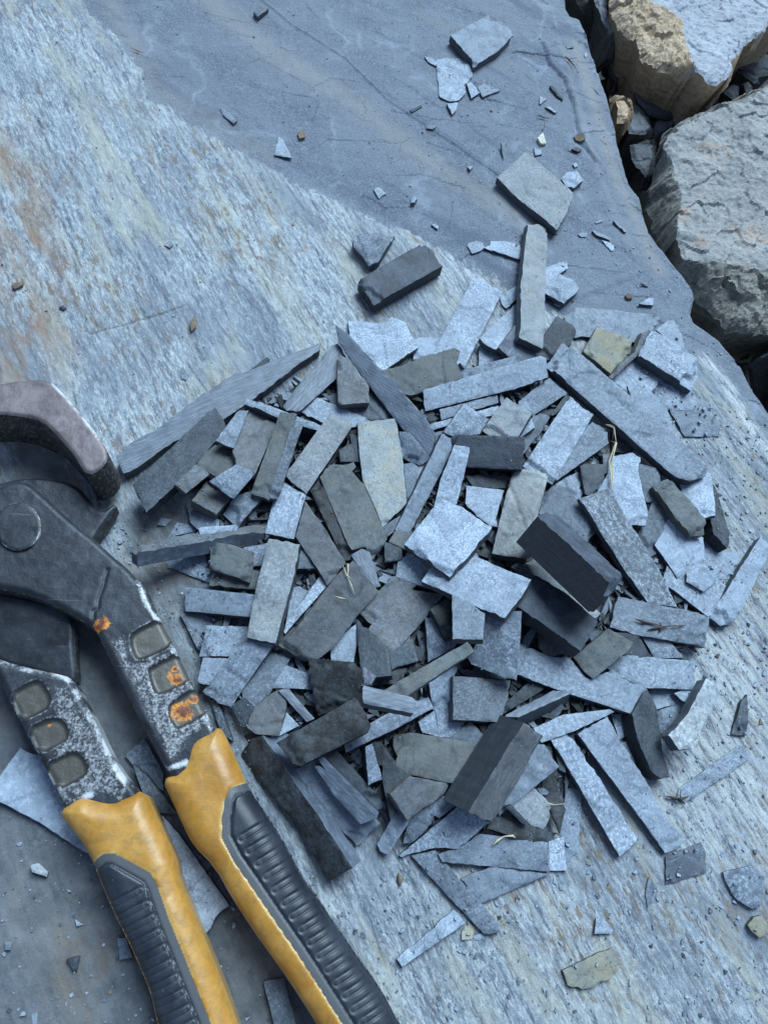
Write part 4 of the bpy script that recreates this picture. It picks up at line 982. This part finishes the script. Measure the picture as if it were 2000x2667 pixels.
while len(sp) < 5200:
    x, y = rng.uniform(lo[0], hi[0]), rng.uniform(lo[1], hi[1])
    if not inside(np.array([[x, y]]), RUB)[0]: continue
    sp.append((x, y, rng.uniform(0, .005), rng.choice((.0012, .002, .003, .005, .009, .010)), rng.uniform(.0005, .0018), rng.choice((0, 0, 1, 1, 1, 2, 3))))
shards('rubble', sp, [MAT['D'], MAT['K'], MAT['M'], MAT['L']], ('broken rubble coloured dark for the shade in the gaps under the slate pile', 'rubble'), 5)
pi_, pj_ = None, None
P_, I_, J_ = cells(RUB); HF[J_, I_] = np.maximum(HF[J_, I_], 0.0045)

idx = 0; tops = []
loose = sorted(parse(LOOSE), key=lambda p: p['lvl']); pile = sorted(parse(PILE), key=lambda p: p['lvl'])
for pc in loose: idx += 1; place(pc, idx, 'loose chips and slates lying on the slab')
for pc in pile: idx += 1; tops.append(place(pc, idx, 'slate offcuts heaped in the pile'))
print('PILE top heights mm', [round(t * 1000) for t in tops])

# fine crumbs and grit scattered on the slab
rng = random.Random(12); sp = []
zones = [([(950, 60), (1500, 100), (1650, 560), (1500, 640), (1100, 560), (950, 400)], 420, (.0003, .0005, .0009)),
         ([(300, 0), (1100, 0), (1200, 600), (700, 400)], 260, (.0003, .0004, .0007)),
         ([(1300, 560), (1780, 640), (1950, 960), (1700, 1000), (1350, 800)], 380, (.0003, .0005, .001)),
         ([(1600, 900), (2000, 1100), (2000, 1950), (1700, 2100), (1750, 1500), (1850, 1350)], 1300, (.0003, .0005, .0009, .0013)),
         ([(1000, 2250), (1400, 2150), (2000, 1950), (2000, 2667), (1000, 2667), (880, 2400)], 1400, (.0003, .0005, .0008, .0012)),
         ([(0, 0), (300, 100), (1000, 620), (900, 900), (600, 900), (350, 1150), (0, 900)], 420, (.0003, .0004, .0007)),
         ([(250, 1300), (560, 1300), (600, 1600), (680, 2100), (950, 2450), (700, 2300), (480, 1700), (330, 1500)], 1000, (.0003, .0005, .0009)),
         ([(0, 2080), (300, 2250), (450, 2667), (0, 2667)], 350, (.0003, .0005, .0009)),
         ([(450, 2080), (560, 2150), (800, 2667), (600, 2667)], 150, (.0003, .0005, .0009)),
         ([(560, 1080), (760, 900), (1300, 850), (1900, 1250), (1900, 1700), (1500, 2100), (900, 2150), (560, 1800)], 500, (.0003, .0005, .0008))]
for zp, cnt, rs in zones:
    cnt = int(cnt * 0.42); pl = GP(zp); lo, hi = pl.min(0), pl.max(0); got = 0
    while got < cnt:
        x, y = rng.uniform(lo[0], hi[0]), rng.uniform(lo[1], hi[1])
        if not inside(np.array([[x, y]]), pl)[0]: continue
        if not inside(np.array([[x, y]]), SLABPOLY)[0] or seg_dist(np.array([[x, y]]), SLABPOLY, True)[0][0] < 0.006: cnt -= 1; continue
        i = int((x - HX0) / HR); j = int((y - HY0) / HR)
        z = HF[j, i] if 0 <= i < HN and 0 <= j < HN else 0
        r = rng.choice(rs) * rng.uniform(.6, 1.15)
        if z > 0.003: r = min(r, 0.0004)
        sp.append((x, y, z - 0.0001, r, r * rng.uniform(.15, .5) + 0.0002, rng.choice((0, 0, 0, 0, 0, 0, 0, 0, 1, 1, 1, 2, 3))))
        got += 1
shards('grit', sp, [MAT['L'], MAT['M'], MAT['D'], MAT['R']], ('fine slate grit and crumbs scattered over the slab and the pile', 'grit'), 6)
# ------------------------------------------------------------------ the pliers
def metal(name, c1, c2, rough=0.45, metallic=0.6, worn=(0.55, 0.57, 0.60)):
    m = NT(name); v = m.n('NewGeometry').outputs['Position']; wear = m.attr('wear'); rust = m.attr('rust'); pock = m.attr('pocket')
    n1 = m.noise(v, 110, 5, 0.65, 0.4); n2 = m.noise(v, 900, 5, 0.75); n3 = m.noise(v, 420, 5, 0.7)
    col = m.mix(m.ramp(n1, [(0.36, 0), (0.64, 1)]), c1, c2)
    col = m.mix(m.math('MULTIPLY', pock, 0.75), col, (0.105, 0.098, 0.082))
    wf = m.ramp(m.math('ADD', m.math('MULTIPLY', wear, 0.5), m.math('ADD', m.math('MULTIPLY', n2, 0.5), m.math('MULTIPLY', n3, 0.35))), [(0.66, 0), (0.84, 0.9)])
    col = m.mix(wf, col, worn)
    col = m.mix(m.ramp(n3, [(0.62, 0), (0.72, 0.4)]), col, tuple(x * 0.4 for x in c1))
    scv = m.noise(m.vmap(v, rot=(0, 0, 0.5), scale=(40, 1400, 200)), 1.0, 2, 0.5)
    col = m.mix(m.ramp(scv, [(0.70, 0), (0.80, 0.2)]), col, worn)
    rf = m.ramp(m.math('ADD', rust, m.math('ADD', m.math('MULTIPLY', m.math('SUBTRACT', n3, 0.5), 1.2), m.math('MULTIPLY', m.math('SUBTRACT', n1, 0.5), 1.6))), [(0.42, 0), (0.56, 1)])
    rc = m.mix(m.ramp(m.math('ADD', m.math('MULTIPLY', rust, 0.35), m.noise(v, 330, 5, 0.75)), [(0.62, 0), (0.82, 1)]), (0.66, 0.25, 0.035), (0.13, 0.035, 0.015))
    col = m.mix(rf, col, rc)
    m.l(col, m.b.inputs['Base Color'])
    m.b.inputs['Metallic'].default_value = metallic
    m.l(m.math('SUBTRACT', metallic, m.math('MULTIPLY', m.math('MAXIMUM', rf, wf), metallic * 0.8)), m.b.inputs['Metallic'])
    m.l(m.math('ADD', m.math('MULTIPLY', n3, 0.3), rough - 0.1), m.b.inputs['Roughness'])
    m.l(m.bump(m.math('ADD', n2, n3), 0.45, 0.0003), m.b.inputs['Normal'])
    return m.m
STEEL = metal('forged_steel_black', (0.020, 0.023, 0.029), (0.044, 0.050, 0.061), 0.36, 0.4)
STEELSIDE = metal('forged_steel_side', (0.022, 0.022, 0.023), (0.055, 0.048, 0.042), 0.5, 0.3)
JAW = metal('jaw_steel', (0.110, 0.090, 0.095), (0.205, 0.172, 0.178), 0.42, 0.4)
def plastic_yellow():
    m = NT('yellow_grip'); v = m.n('NewGeometry').outputs['Position']; wear = m.attr('wear')
    n1 = m.noise(v, 70, 5, 0.6, 0.5); n2 = m.noise(v, 260, 6, 0.7, 0.3); n3 = m.noise(v, 900, 4, 0.7)
    col = m.mix(m.ramp(n1, [(0.35, 0), (0.65, 1)]), (0.36, 0.150, 0.010), (0.50, 0.255, 0.050))
    col = m.mix(m.ramp(n2, [(0.47, 0), (0.68, 0.6)]), col, (0.22, 0.125, 0.04))
    scr = m.noise(m.vmap(v, rot=(0, 0, 0.9), scale=(120, 1500, 400)), 1.0, 3, 0.6)
    col = m.mix(m.ramp(scr, [(0.70, 0), (0.76, 0.4)]), col, (0.18, 0.10, 0.04))
    col = m.mix(m.math('MULTIPLY', wear, m.ramp(n3, [(0.35, 0.3), (0.6, 1)])), col, (0.72, 0.55, 0.25))
    m.l(col, m.b.inputs['Base Color'])
    m.l(m.math('ADD', m.math('MULTIPLY', n2, 0.4), 0.22), m.b.inputs['Roughness'])
    m.l(m.bump(m.math('ADD', n2, m.math('MULTIPLY', scr, 0.2)), 0.35, 0.0006), m.b.inputs['Normal'])
    m.b.inputs['Coat Weight'].default_value = 0.3; m.b.inputs['Coat Roughness'].default_value = 0.25
    return m.m
def rubber(name, c1, c2, rough):
    m = NT(name); v = m.n('NewGeometry').outputs['Position']; rim = m.attr('rim')
    n1 = m.noise(v, 60, 6, 0.68, 0.3); n2 = m.noise(v, 700, 5, 0.75)
    col = m.mix(m.ramp(n1, [(0.4, 0), (0.7, 1)]), c1, c2)
    col = m.mix(m.ramp(n2, [(0.62, 0), (0.76, 0.5)]), col, (0.26, 0.27, 0.27))
    col = m.mix(rim, col, (0.095, 0.098, 0.104))
    wn = m.noise(v, 38, 5, 0.7)
    col = m.mix(m.ramp(wn, [(0.64, 0), (0.70, 0.5)]), col, (0.14, 0.15, 0.15))
    m.l(col, m.b.inputs['Base Color']); m.l(m.math('ADD', m.math('MULTIPLY', n1, 0.25), rough), m.b.inputs['Roughness'])
    m.l(m.bump(n2, 0.4, 0.0002), m.b.inputs['Normal'])
    return m.m
YEL = plastic_yellow(); RUBM = rubber('rubber_grip', (0.015, 0.019, 0.027), (0.038, 0.047, 0.062), 0.26)

tool = bpy.data.objects.new('pliers', None); S.collection.objects.link(tool)
_g = G(250, 1500, 0); tool.location = (_g[0], _g[1], 0.0)
tag(tool, 'worn black steel pliers with yellow and black grips lying along the left edge', 'pliers')
ZERO = {'wear': 0, 'rust': 0, 'pocket': 0, 'rim': 0}
def steel_part(name, pts, ztop, zb, mat, side, chamfer=0.0022, res=0.0006, pockets=(), rusts=(), wear_glint_line=None, wearw=0.004, creases=(), slope=None, extra=None, wear_area=None, draft=0.0, rnd=1, parent=None, label=None):
    poly = round_poly(GP(pts, ztop), rnd)
    pk = []
    for p in pockets:
        p = GP(p, ztop); p = p.mean(0) + (p - p.mean(0)) * 1.16; pk.append(round_poly(p, 1))
    cr = [GP(c_, ztop) for c_ in creases]; cr = [GP(c_, ztop) for c_ in creases]
    rs = [(G(u, v, ztop), r) for u, v, r in rusts]
    wl = [GP(l_, ztop) for l_ in (wear_glint_line or [])]
    wa = [GP(l_, ztop) for l_ in (wear_area or [])]
    def pd(P, p):
        d, _ = seg_dist(P, p, True); return np.where(inside(P, p), d, -d)
    c0 = poly.mean(0)
    def h(x, y, d):
        P = np.column_stack([x, y])
        z = ztop - chamfer * 0.7 * (1 - np.clip(d / chamfer, 0, 1)) ** 1.6
        if slope: z = z + slope[0] * (x - c0[0]) + slope[1] * (y - c0[1])
        for p in pk: z = z - 0.0016 * sstep(-0.0003, 0.0012, pd(P, p))
        for c_ in cr:
            dd, _ = seg_dist(P, c_); z = z - 0.0008 * np.exp(-(dd / 0.0006) ** 2)
        z = z + 0.00025 * fbm(x, y, 300, 3, 3)
        if extra: z = z + extra(P)
        return z
    def a(x, y, d, z):
        P = np.column_stack([x, y]); W_ = 0.45 * np.exp(-(d / 0.0009) ** 2); R_ = np.zeros(len(x)); K_ = np.zeros(len(x))
        for p in pk:
            q = pd(P, p); K_ = np.maximum(K_, sstep(0, 0.0008, q)); W_ = np.maximum(W_, 0.55 * np.exp(-((q + 0.0006) / 0.0007) ** 2) * (q < 0.0002))
        for l_ in wl:
            dd, _ = seg_dist(P, l_); W_ = np.maximum(W_, 0.8 * np.exp(-(dd / wearw) ** 2) * (0.45 + 0.8 * vnoise(x * 260, y * 260, 31)))
        for l_ in wa: W_ = np.maximum(W_, 0.55 * sstep(-0.002, 0.004, pd(P, l_)) * (1 - K_))
        W_ = W_ * (1 - 0.85 * K_)
        for (c_, r) in rs:
            R_ = np.maximum(R_, np.exp(-(np.hypot(x - c_[0], y - c_[1]) / r) ** 2))
        return {'wear': W_, 'rust': R_, 'pocket': K_}
    V, Fc, fm, sm, at = relief(poly, res, h, zb, draft, True, a)
    o = mesh_obj(name, V - np.array([tool.location.x, tool.location.y, 0]), Fc, [mat, side], fm, sm, parent or tool, at)
    if label: o['label'] = label
    return o
def sh(c, s): return sheet(c, s)
# jaw: mauve worn face, dark sides
steel_part('upper_jaw', sh('P', '-200,60 0,138 80,117 240,102 330,106 380,127 470,215 600,370 700,500 770,600 778,680 740,735 690,770 650,782 610,770 590,740 540,650 460,560 400,490 330,420 260,385 150,365 0,350 -200,370'),
           0.031, 0.006, JAW, STEELSIDE, chamfer=0.0012, wear_glint_line=[sh('P', '380,127 600,370 770,600')], wearw=0.0015, draft=0.002,
           label='mauve worn jaw face with dark sides')
steel_part('lower_jaw_neck', sh('P', '-150,880 60,830 230,800 420,820 560,870 640,960 720,1055 850,985 800,1085 700,1225 600,1400 300,1500 -150,1400'),
           0.011, 0.002, STEEL, STEELSIDE, chamfer=0.002, rnd=1)
ARM = sh('P', '-300,900 -60,880 0,868 90,836 150,831 210,850 280,905 500,1110 700,1270 830,1390 920,1460 1000,1560') + \
      sh('Q', '880,10 930,130 990,270 1080,440 1170,630 1250,800 1320,930') + [(600, 1960), (560, 2040), (470, 2060)] + \
      sh('Q', '1045,1225 900,960 750,660 610,370 570,310 480,260 380,200 200,120 60,85 -150,60')
pA = sh('Q', '1000,270 1070,410 890,500 845,495 815,400 835,350'); pB = sh('Q', '1110,485 1170,610 1160,640 1000,720 965,705 930,600 945,565'); pC = sh('Q', '1220,690 1290,825 1120,928 1080,920 1045,820 1065,785')
steel_part('right_arm', ARM, 0.022, 0.010, STEEL, STEELSIDE, chamfer=0.0022, pockets=(pA, pB, pC),
           rusts=[(*sh('Q', '1085,630')[0], 0.0027), (*sh('Q', '1080,570')[0], 0.0012), (*sh('Q', '1125,830')[0], 0.0040), (*sh('Q', '1190,760')[0], 0.0020), (*sh('Q', '625,300')[0], 0.0034)],
           wear_glint_line=[sh('Q', '850,20 900,170 980,270 1060,440 1150,630 1220,780 1300,940'), sh('Q', '1290,860 1150,930'), sh('Q', '1030,1190 1150,1150')],
           wearw=0.0018, creases=[sh('Q', '665,-40 640,60 610,140 605,200 580,215 575,300')],
           wear_area=[sh('Q', '640,380 800,330 830,500 1060,440 1290,900 1300,960 1190,1010 1140,1140 1040,1190 900,920')])
LARM = sh('Q', '-250,380 -60,470 0,517 200,570 400,610 450,640 500,740 580,880 660,1060 730,1180 790,1260 850,1330 900,1500 700,1560 450,1560 390,1420 300,1230 200,1040 100,850 0,650 -150,350 -250,200')
qA = sh('Q', '75,735 200,663 255,663 300,740 300,785 270,820 140,880'); qB = sh('Q', '185,950 320,883 385,898 418,970 403,1010 252,1085'); qC = sh('Q', '290,1175 430,1098 495,1108 535,1190 512,1232 362,1312')
steel_part('left_arm', LARM, 0.019, 0.004, STEEL, STEELSIDE, chamfer=0.0022, pockets=(qA, qB, qC),
           rusts=[(*sh('Q', '300,920')[0], 0.0010)],
           wear_glint_line=[sh('Q', '0,525 200,575 400,615 450,660 520,790 640,1020 740,1210 790,1290'), sh('Q', '370,1320 420,1390 560,1350'), sh('Q', '780,1300 740,1370')],
           wearw=0.0022, wear_area=[sh('Q', '300,650 440,650 560,860 790,1280 780,1390 400,1390 300,1200')])
steel_part('left_arm_neck', sh('Q', '-250,-20 0,90 200,140 420,190 470,300 460,440 480,640 440,660 0,530 -250,420'), 0.0125, 0.004, STEEL, STEELSIDE, chamfer=0.002, slope=(0.05, 0.1))
cx_, cy_ = 47.0, 1370.0
rv = steel_part('pivot_rivet', [(cx_ + 60 * math.cos(t * math.pi / 18), cy_ + 62 * math.sin(t * math.pi / 18)) for t in range(36)][::-1], 0.0238, 0.018, STEEL, STEELSIDE, chamfer=0.0005, rnd=0, wear_glint_line=[[(cx_ + 59 * math.cos(t * math.pi / 18), cy_ + 61 * math.sin(t * math.pi / 18)) for t in range(37)]], wearw=0.0004)  # pale ring of wear doubles as a painted highlight on the rim

# grips: yellow sleeve with a ribbed rubber insert
def grip(name, outline, border, ztop, zb, ribs, ribdir, side, marks):
    """outline: whole grip; border: line between yellow and rubber; side +1 rubber on the right"""
    poly = round_poly(GP(outline, ztop * 0.6), 1); line = GP(border[0], ztop); rubp = GP(border[1], ztop)
    rb = [GP(r, ztop) for r in ribs]
    R_ = 0.0085
    def prof(d): return ztop - R_ * 0.8 * (1 - np.sqrt(np.clip(1 - (1 - np.clip(d / R_, 0, 1)) ** 2, 0, 1)))
    def isr(P): return inside(P, rubp)
    def h1(x, y, d):
        P = np.column_stack([x, y]); k = isr(P); dl, _ = seg_dist(P, line)
        z = prof(d) + 0.0003 * fbm(x, y, 120, 8, 4)
        return z - np.where(k, 0.003 * sstep(0, 0.001, dl), 0.0003 * sstep(0.001, 0, dl))
    def a1(x, y, d, z):
        P = np.column_stack([x, y]); dl, _ = seg_dist(P, line)
        top_ = np.exp(-(d / 0.0006) ** 2) * 0.35
        return {'wear': np.maximum(0.9 * np.exp(-(dl / 0.0005) ** 2) * (vnoise(x * 300, y * 300, 2) > .3), top_), 'rim': np.zeros(len(x))}
    V, Fc, fm, sm, at = relief(poly, 0.0006, h1, zb, 0, True, a1)
    off = np.array([tool.location.x, tool.location.y, 0])
    sl_ = mesh_obj(name, V - off, Fc, [YEL, YEL], fm, [True] * len(fm), tool, at)
    # the insert, its own mesh inside the sleeve
    rp = rubp
    def h2(x, y, d):
        P = np.column_stack([x, y]); do, _ = seg_dist(P, poly, True); ins = inside(P, poly); do = np.where(ins, do, 0)
        dl, _ = seg_dist(P, line)
        z = prof(do) + 0.0002
        z = z - 0.0008 * np.exp(-((dl - 0.0034) / 0.00045) ** 2) - 0.0005 * (dl < 0.0034)
        for r in rb:
            dr, _ = seg_dist(P, r)
            z = z - 0.0008 * np.exp(-((dr - 0.0011) / 0.00028) ** 2) - 0.0004 * sstep(0.0012, 0.0, dr)
        return z
    def a2(x, y, d, z):
        P = np.column_stack([x, y]); dl, _ = seg_dist(P, line)
        w_ = np.zeros(len(x))
        for r in rb:
            e = np.hypot(x - r[0][0], y - r[0][1]); w_ = np.maximum(w_, 0.9 * np.exp(-((e - 0.0012) / 0.0004) ** 2))
        return {'rim': np.maximum((dl < 0.0030) * 0.9, w_ * 0.5), 'wear': w_}
    # keep the insert inside the outer outline
    V, Fc, fm, sm, at = relief(rp, 0.00045, h2, zb + 0.001, 0, True, a2)
    mesh_obj('rubber_insert', V - off, Fc, [RUBM, RUBM], fm, [True] * len(fm), sl_, at)
# right grip
rt_left = sh('Q', '1010,1270 1060,1370 1130,1530') + sh('R', '1200,560 1330,690 1430,870 1560,1070 1659,1210') + sh('V', '700,1340 890,1640') + [(900, 2790)]
rt_right = [(1120, 2790), (1035, 2667), (1006, 2610), (970, 2552), (934, 2505), (898, 2450), (862, 2400), (825, 2342), (789, 2295), (760, 2241), (735, 2194), (695, 2128), (650, 2062), (636, 2023), (616, 1977), (589, 1918), (576, 1897)]
rt_top = [(548, 1905), (513, 1922), (494, 1943), (483, 1994), (460, 2013)]
rt_border = [(648, 2034), (625, 2043), (599, 2053), (586, 2082), (578, 2133), (578, 2183), (608, 2241), (655, 2309), (706, 2385), (771, 2479), (825, 2562), (887, 2660), (965, 2785)]
rt_rub = rt_border + [(1128, 2785), (1041, 2664), (1012, 2607), (976, 2549), (940, 2502), (904, 2447), (868, 2397), (831, 2339), (795, 2292), (766, 2238), (741, 2191), (701, 2125), (656, 2062), (642, 2026)]
rr = []
for p in '345,330 400,420 465,510 525,605 585,700 655,795 715,890 780,985 840,1080 905,1175 965,1275 1025,1370 1090,1460 1150,1560 1215,1650'.split():
    a_, b_ = (float(q) for q in p.split(',')); a_ += 12; b_ -= 8
    rr.append([(500 + a_ / 2.765, 2067 + b_ / 2.765), (500 + (a_ + 270) / 2.765, 2067 + (b_ - 165) / 2.765)])
grip('right_grip', rt_left + rt_right + rt_top, (rt_border, rt_rub), 0.0245, 0.007, rr, None, 1, None)
lf_left = sh('Q', '385,1450 400,1500') + sh('R', '500,510 580,645') + [(262, 2285), (285, 2340), (310, 2395), (338, 2450), (365, 2510), (395, 2580), (414, 2667), (440, 2790)]
lf_right = [(665, 2790), (622, 2667), (599, 2600), (557, 2494), (506, 2368), (473, 2292), (466, 2241), (456, 2220), (414, 2127), (382, 2057)]
lf_top = [(325, 2078), (304, 2089), (265, 2082), (228, 2072), (207, 2078)]
lf_border = [(240, 2246), (266, 2226), (295, 2222), (330, 2240), (392, 2275), (409, 2305), (439, 2393), (477, 2486), (519, 2591), (549, 2667), (592, 2785)]
lf_rub = lf_border + [(434, 2785), (408, 2669), (389, 2583), (359, 2513), (332, 2453), (304, 2398), (279, 2343), (256, 2288), (240, 2252)]
ll = []
for p in '870,835 908,918 945,1003 980,1092 1015,1187 1050,1282 1087,1372 1125,1467 1163,1562 1200,1652'.split():
    a_, b_ = (float(q) for q in p.split(','))
    ll.append([(a_ / 2.37, 1967 + b_ / 2.37), ((a_ - 190) / 2.37, 1967 + (b_ + 95) / 2.37)])
grip('left_grip', (lf_left + lf_right + lf_top), (lf_border, lf_rub), 0.0225, 0.003, ll, None, -1, None)

# ------------------------------------------------------------------ straw and twigs
def tubes(name, lines, mat, label, cat, r=0.0005, parent=None):
    V = []; Fc = []; k = 6
    for pts in lines:
        p = [np.array(q) for q in pts]; n_ = len(p); base = len(V)
        for i in range(n_):
            t = p[min(i + 1, n_ - 1)] - p[max(i - 1, 0)]; t = t / np.linalg.norm(t)
            u = np.cross(t, [0, 0, 1.0]); u /= np.linalg.norm(u); w_ = np.cross(u, t)
            rr_ = r * (0.9 + 0.5 * math.sin(i * 2.3)) * (0.35 if i in (0, n_ - 1) else 1)
            for j in range(k):
                an = 6.283 * j / k; V.append(p[i] + rr_ * (u * math.cos(an) + w_ * math.sin(an)))
        for i in range(n_ - 1):
            for j in range(k): Fc.append((base + i * k + j, base + i * k + (j + 1) % k, base + (i + 1) * k + (j + 1) % k, base + (i + 1) * k + j))
        Fc.append(tuple(base + j for j in range(k))[::-1]); Fc.append(tuple(base + (n_ - 1) * k + j for j in range(k)))
    o = mesh_obj(name, V, Fc, [mat], None, [True] * len(Fc))
    return tag(o, label, cat)
def simple(name, c1, c2):
    m = NT(name); v = m.objvec(); m.l(m.mix(m.noise(v, 300, 4), c1, c2), m.b.inputs['Base Color']); m.b.inputs['Roughness'].default_value = 0.7; return m.m
STRAW = simple('straw', (0.42, 0.34, 0.20), (0.62, 0.54, 0.38)); TWIG = simple('twig', (0.03, 0.025, 0.02), (0.08, 0.06, 0.045))
def lay(code, s, dz=0.0015, zmin=None):
    """lay a stalk on whatever lies under it"""
    out = []
    for u, v in sheet(code, s):
        z = 0.0
        for _ in range(6):
            g = G(u, v, z); i = int((g[0] - HX0) / HR); j = int((g[1] - HY0) / HR)
            z = 0.5 * z + 0.5 * HF[j, i]
        z += dz; g = G(u, v, z); out.append([g[0], g[1], z])
    zs = [o_[2] for o_ in out]
    for i in range(len(out)): out[i][2] = max(zs[max(0, i - 1):i + 2])
    return [tuple(o_) for o_ in out]
tubes('dry_straw', [lay('E', '1040,430 1062,500 1070,600 1065,700 1075,800 1085,900 1095,930'), lay('E', '1050,560 1085,600 1082,700 1090,820 1082,920'), lay('E', '1048,430 1078,470 1078,560')], STRAW,
      'pale dry straw stalk standing over the two-tone slate under the long plank', 'straw', 0.0004)
tubes('dry_straw', [lay('J', '780,975 820,935 860,908 900,905 945,918', 0.0008)], STRAW, 'short curved pale straw on the broad blue-grey slate at the foot of the pile', 'straw', 0.00045)
tubes('dry_straw', [lay('J', '1160,665 1190,675 1225,680 1255,678', 0.001)], STRAW, 'tiny pale straw across the jagged black splinter', 'straw', 0.0003)
tubes('straw_fibres', [lay('G', '1360,330 1385,380 1400,430 1420,480 1450,560'), lay('G', '1300,560 1340,575 1390,582'), lay('G', '1350,390 1390,410 1430,440')], STRAW, 'few loose straw fibres on the large mauve-brown slab', 'straw', 0.0003)
tubes('twig', [lay('F', '790,805 870,785 960,775 1052,772', 0.001), lay('F', '700,725 760,745 860,765 890,790', 0.001), lay('F', '880,750 890,790 870,825', 0.001)], TWIG, 'crossed dark twigs on the wide grey tile at the right', 'twig', 0.0006)
tubes('twig', [lay('K', '920,618 990,635 1060,668', 0.001), lay('K', '1085,620 1030,640 985,635', 0.001), lay('K', '1030,570 1010,640', 0.001)], TWIG, 'small dark twig star beside the flat pale strip near the right edge', 'twig', 0.0006)
tubes('pine_needle', [lay('W', '565,207 595,220 628,232', 0.001), lay('W', '600,208 595,235', 0.001)], simple('needle', (0.2, 0.12, 0.07), (0.3, 0.18, 0.1)), 'brown needle alone on the smooth upper left of the slab', 'needle', 0.0003)
tubes('dry_stalk', [lay('J', '105,1170 118,1215 112,1270', 0.001)], simple('husk', (0.14, 0.11, 0.08), (0.22, 0.17, 0.12)), 'brown seed husk on the rock right of the longest black block', 'husk', 0.0011)
tubes('twig', [lay('T', '1300,405 1330,440 1375,490', 0.001), lay('T', '1330,425 1380,430', 0.001)], simple('bark', (0.12, 0.075, 0.05), (0.2, 0.13, 0.09)), 'brown bark sliver near the upper right rim of the slab', 'twig', 0.0006)
tubes('twig', [lay('T', '1100,830 1150,845 1190,858', 0.001), lay('T', '1160,860 1155,920', 0.001)], bpy.data.materials['bark'], 'brown twig pair above the cream coloured chip', 'twig', 0.0004)
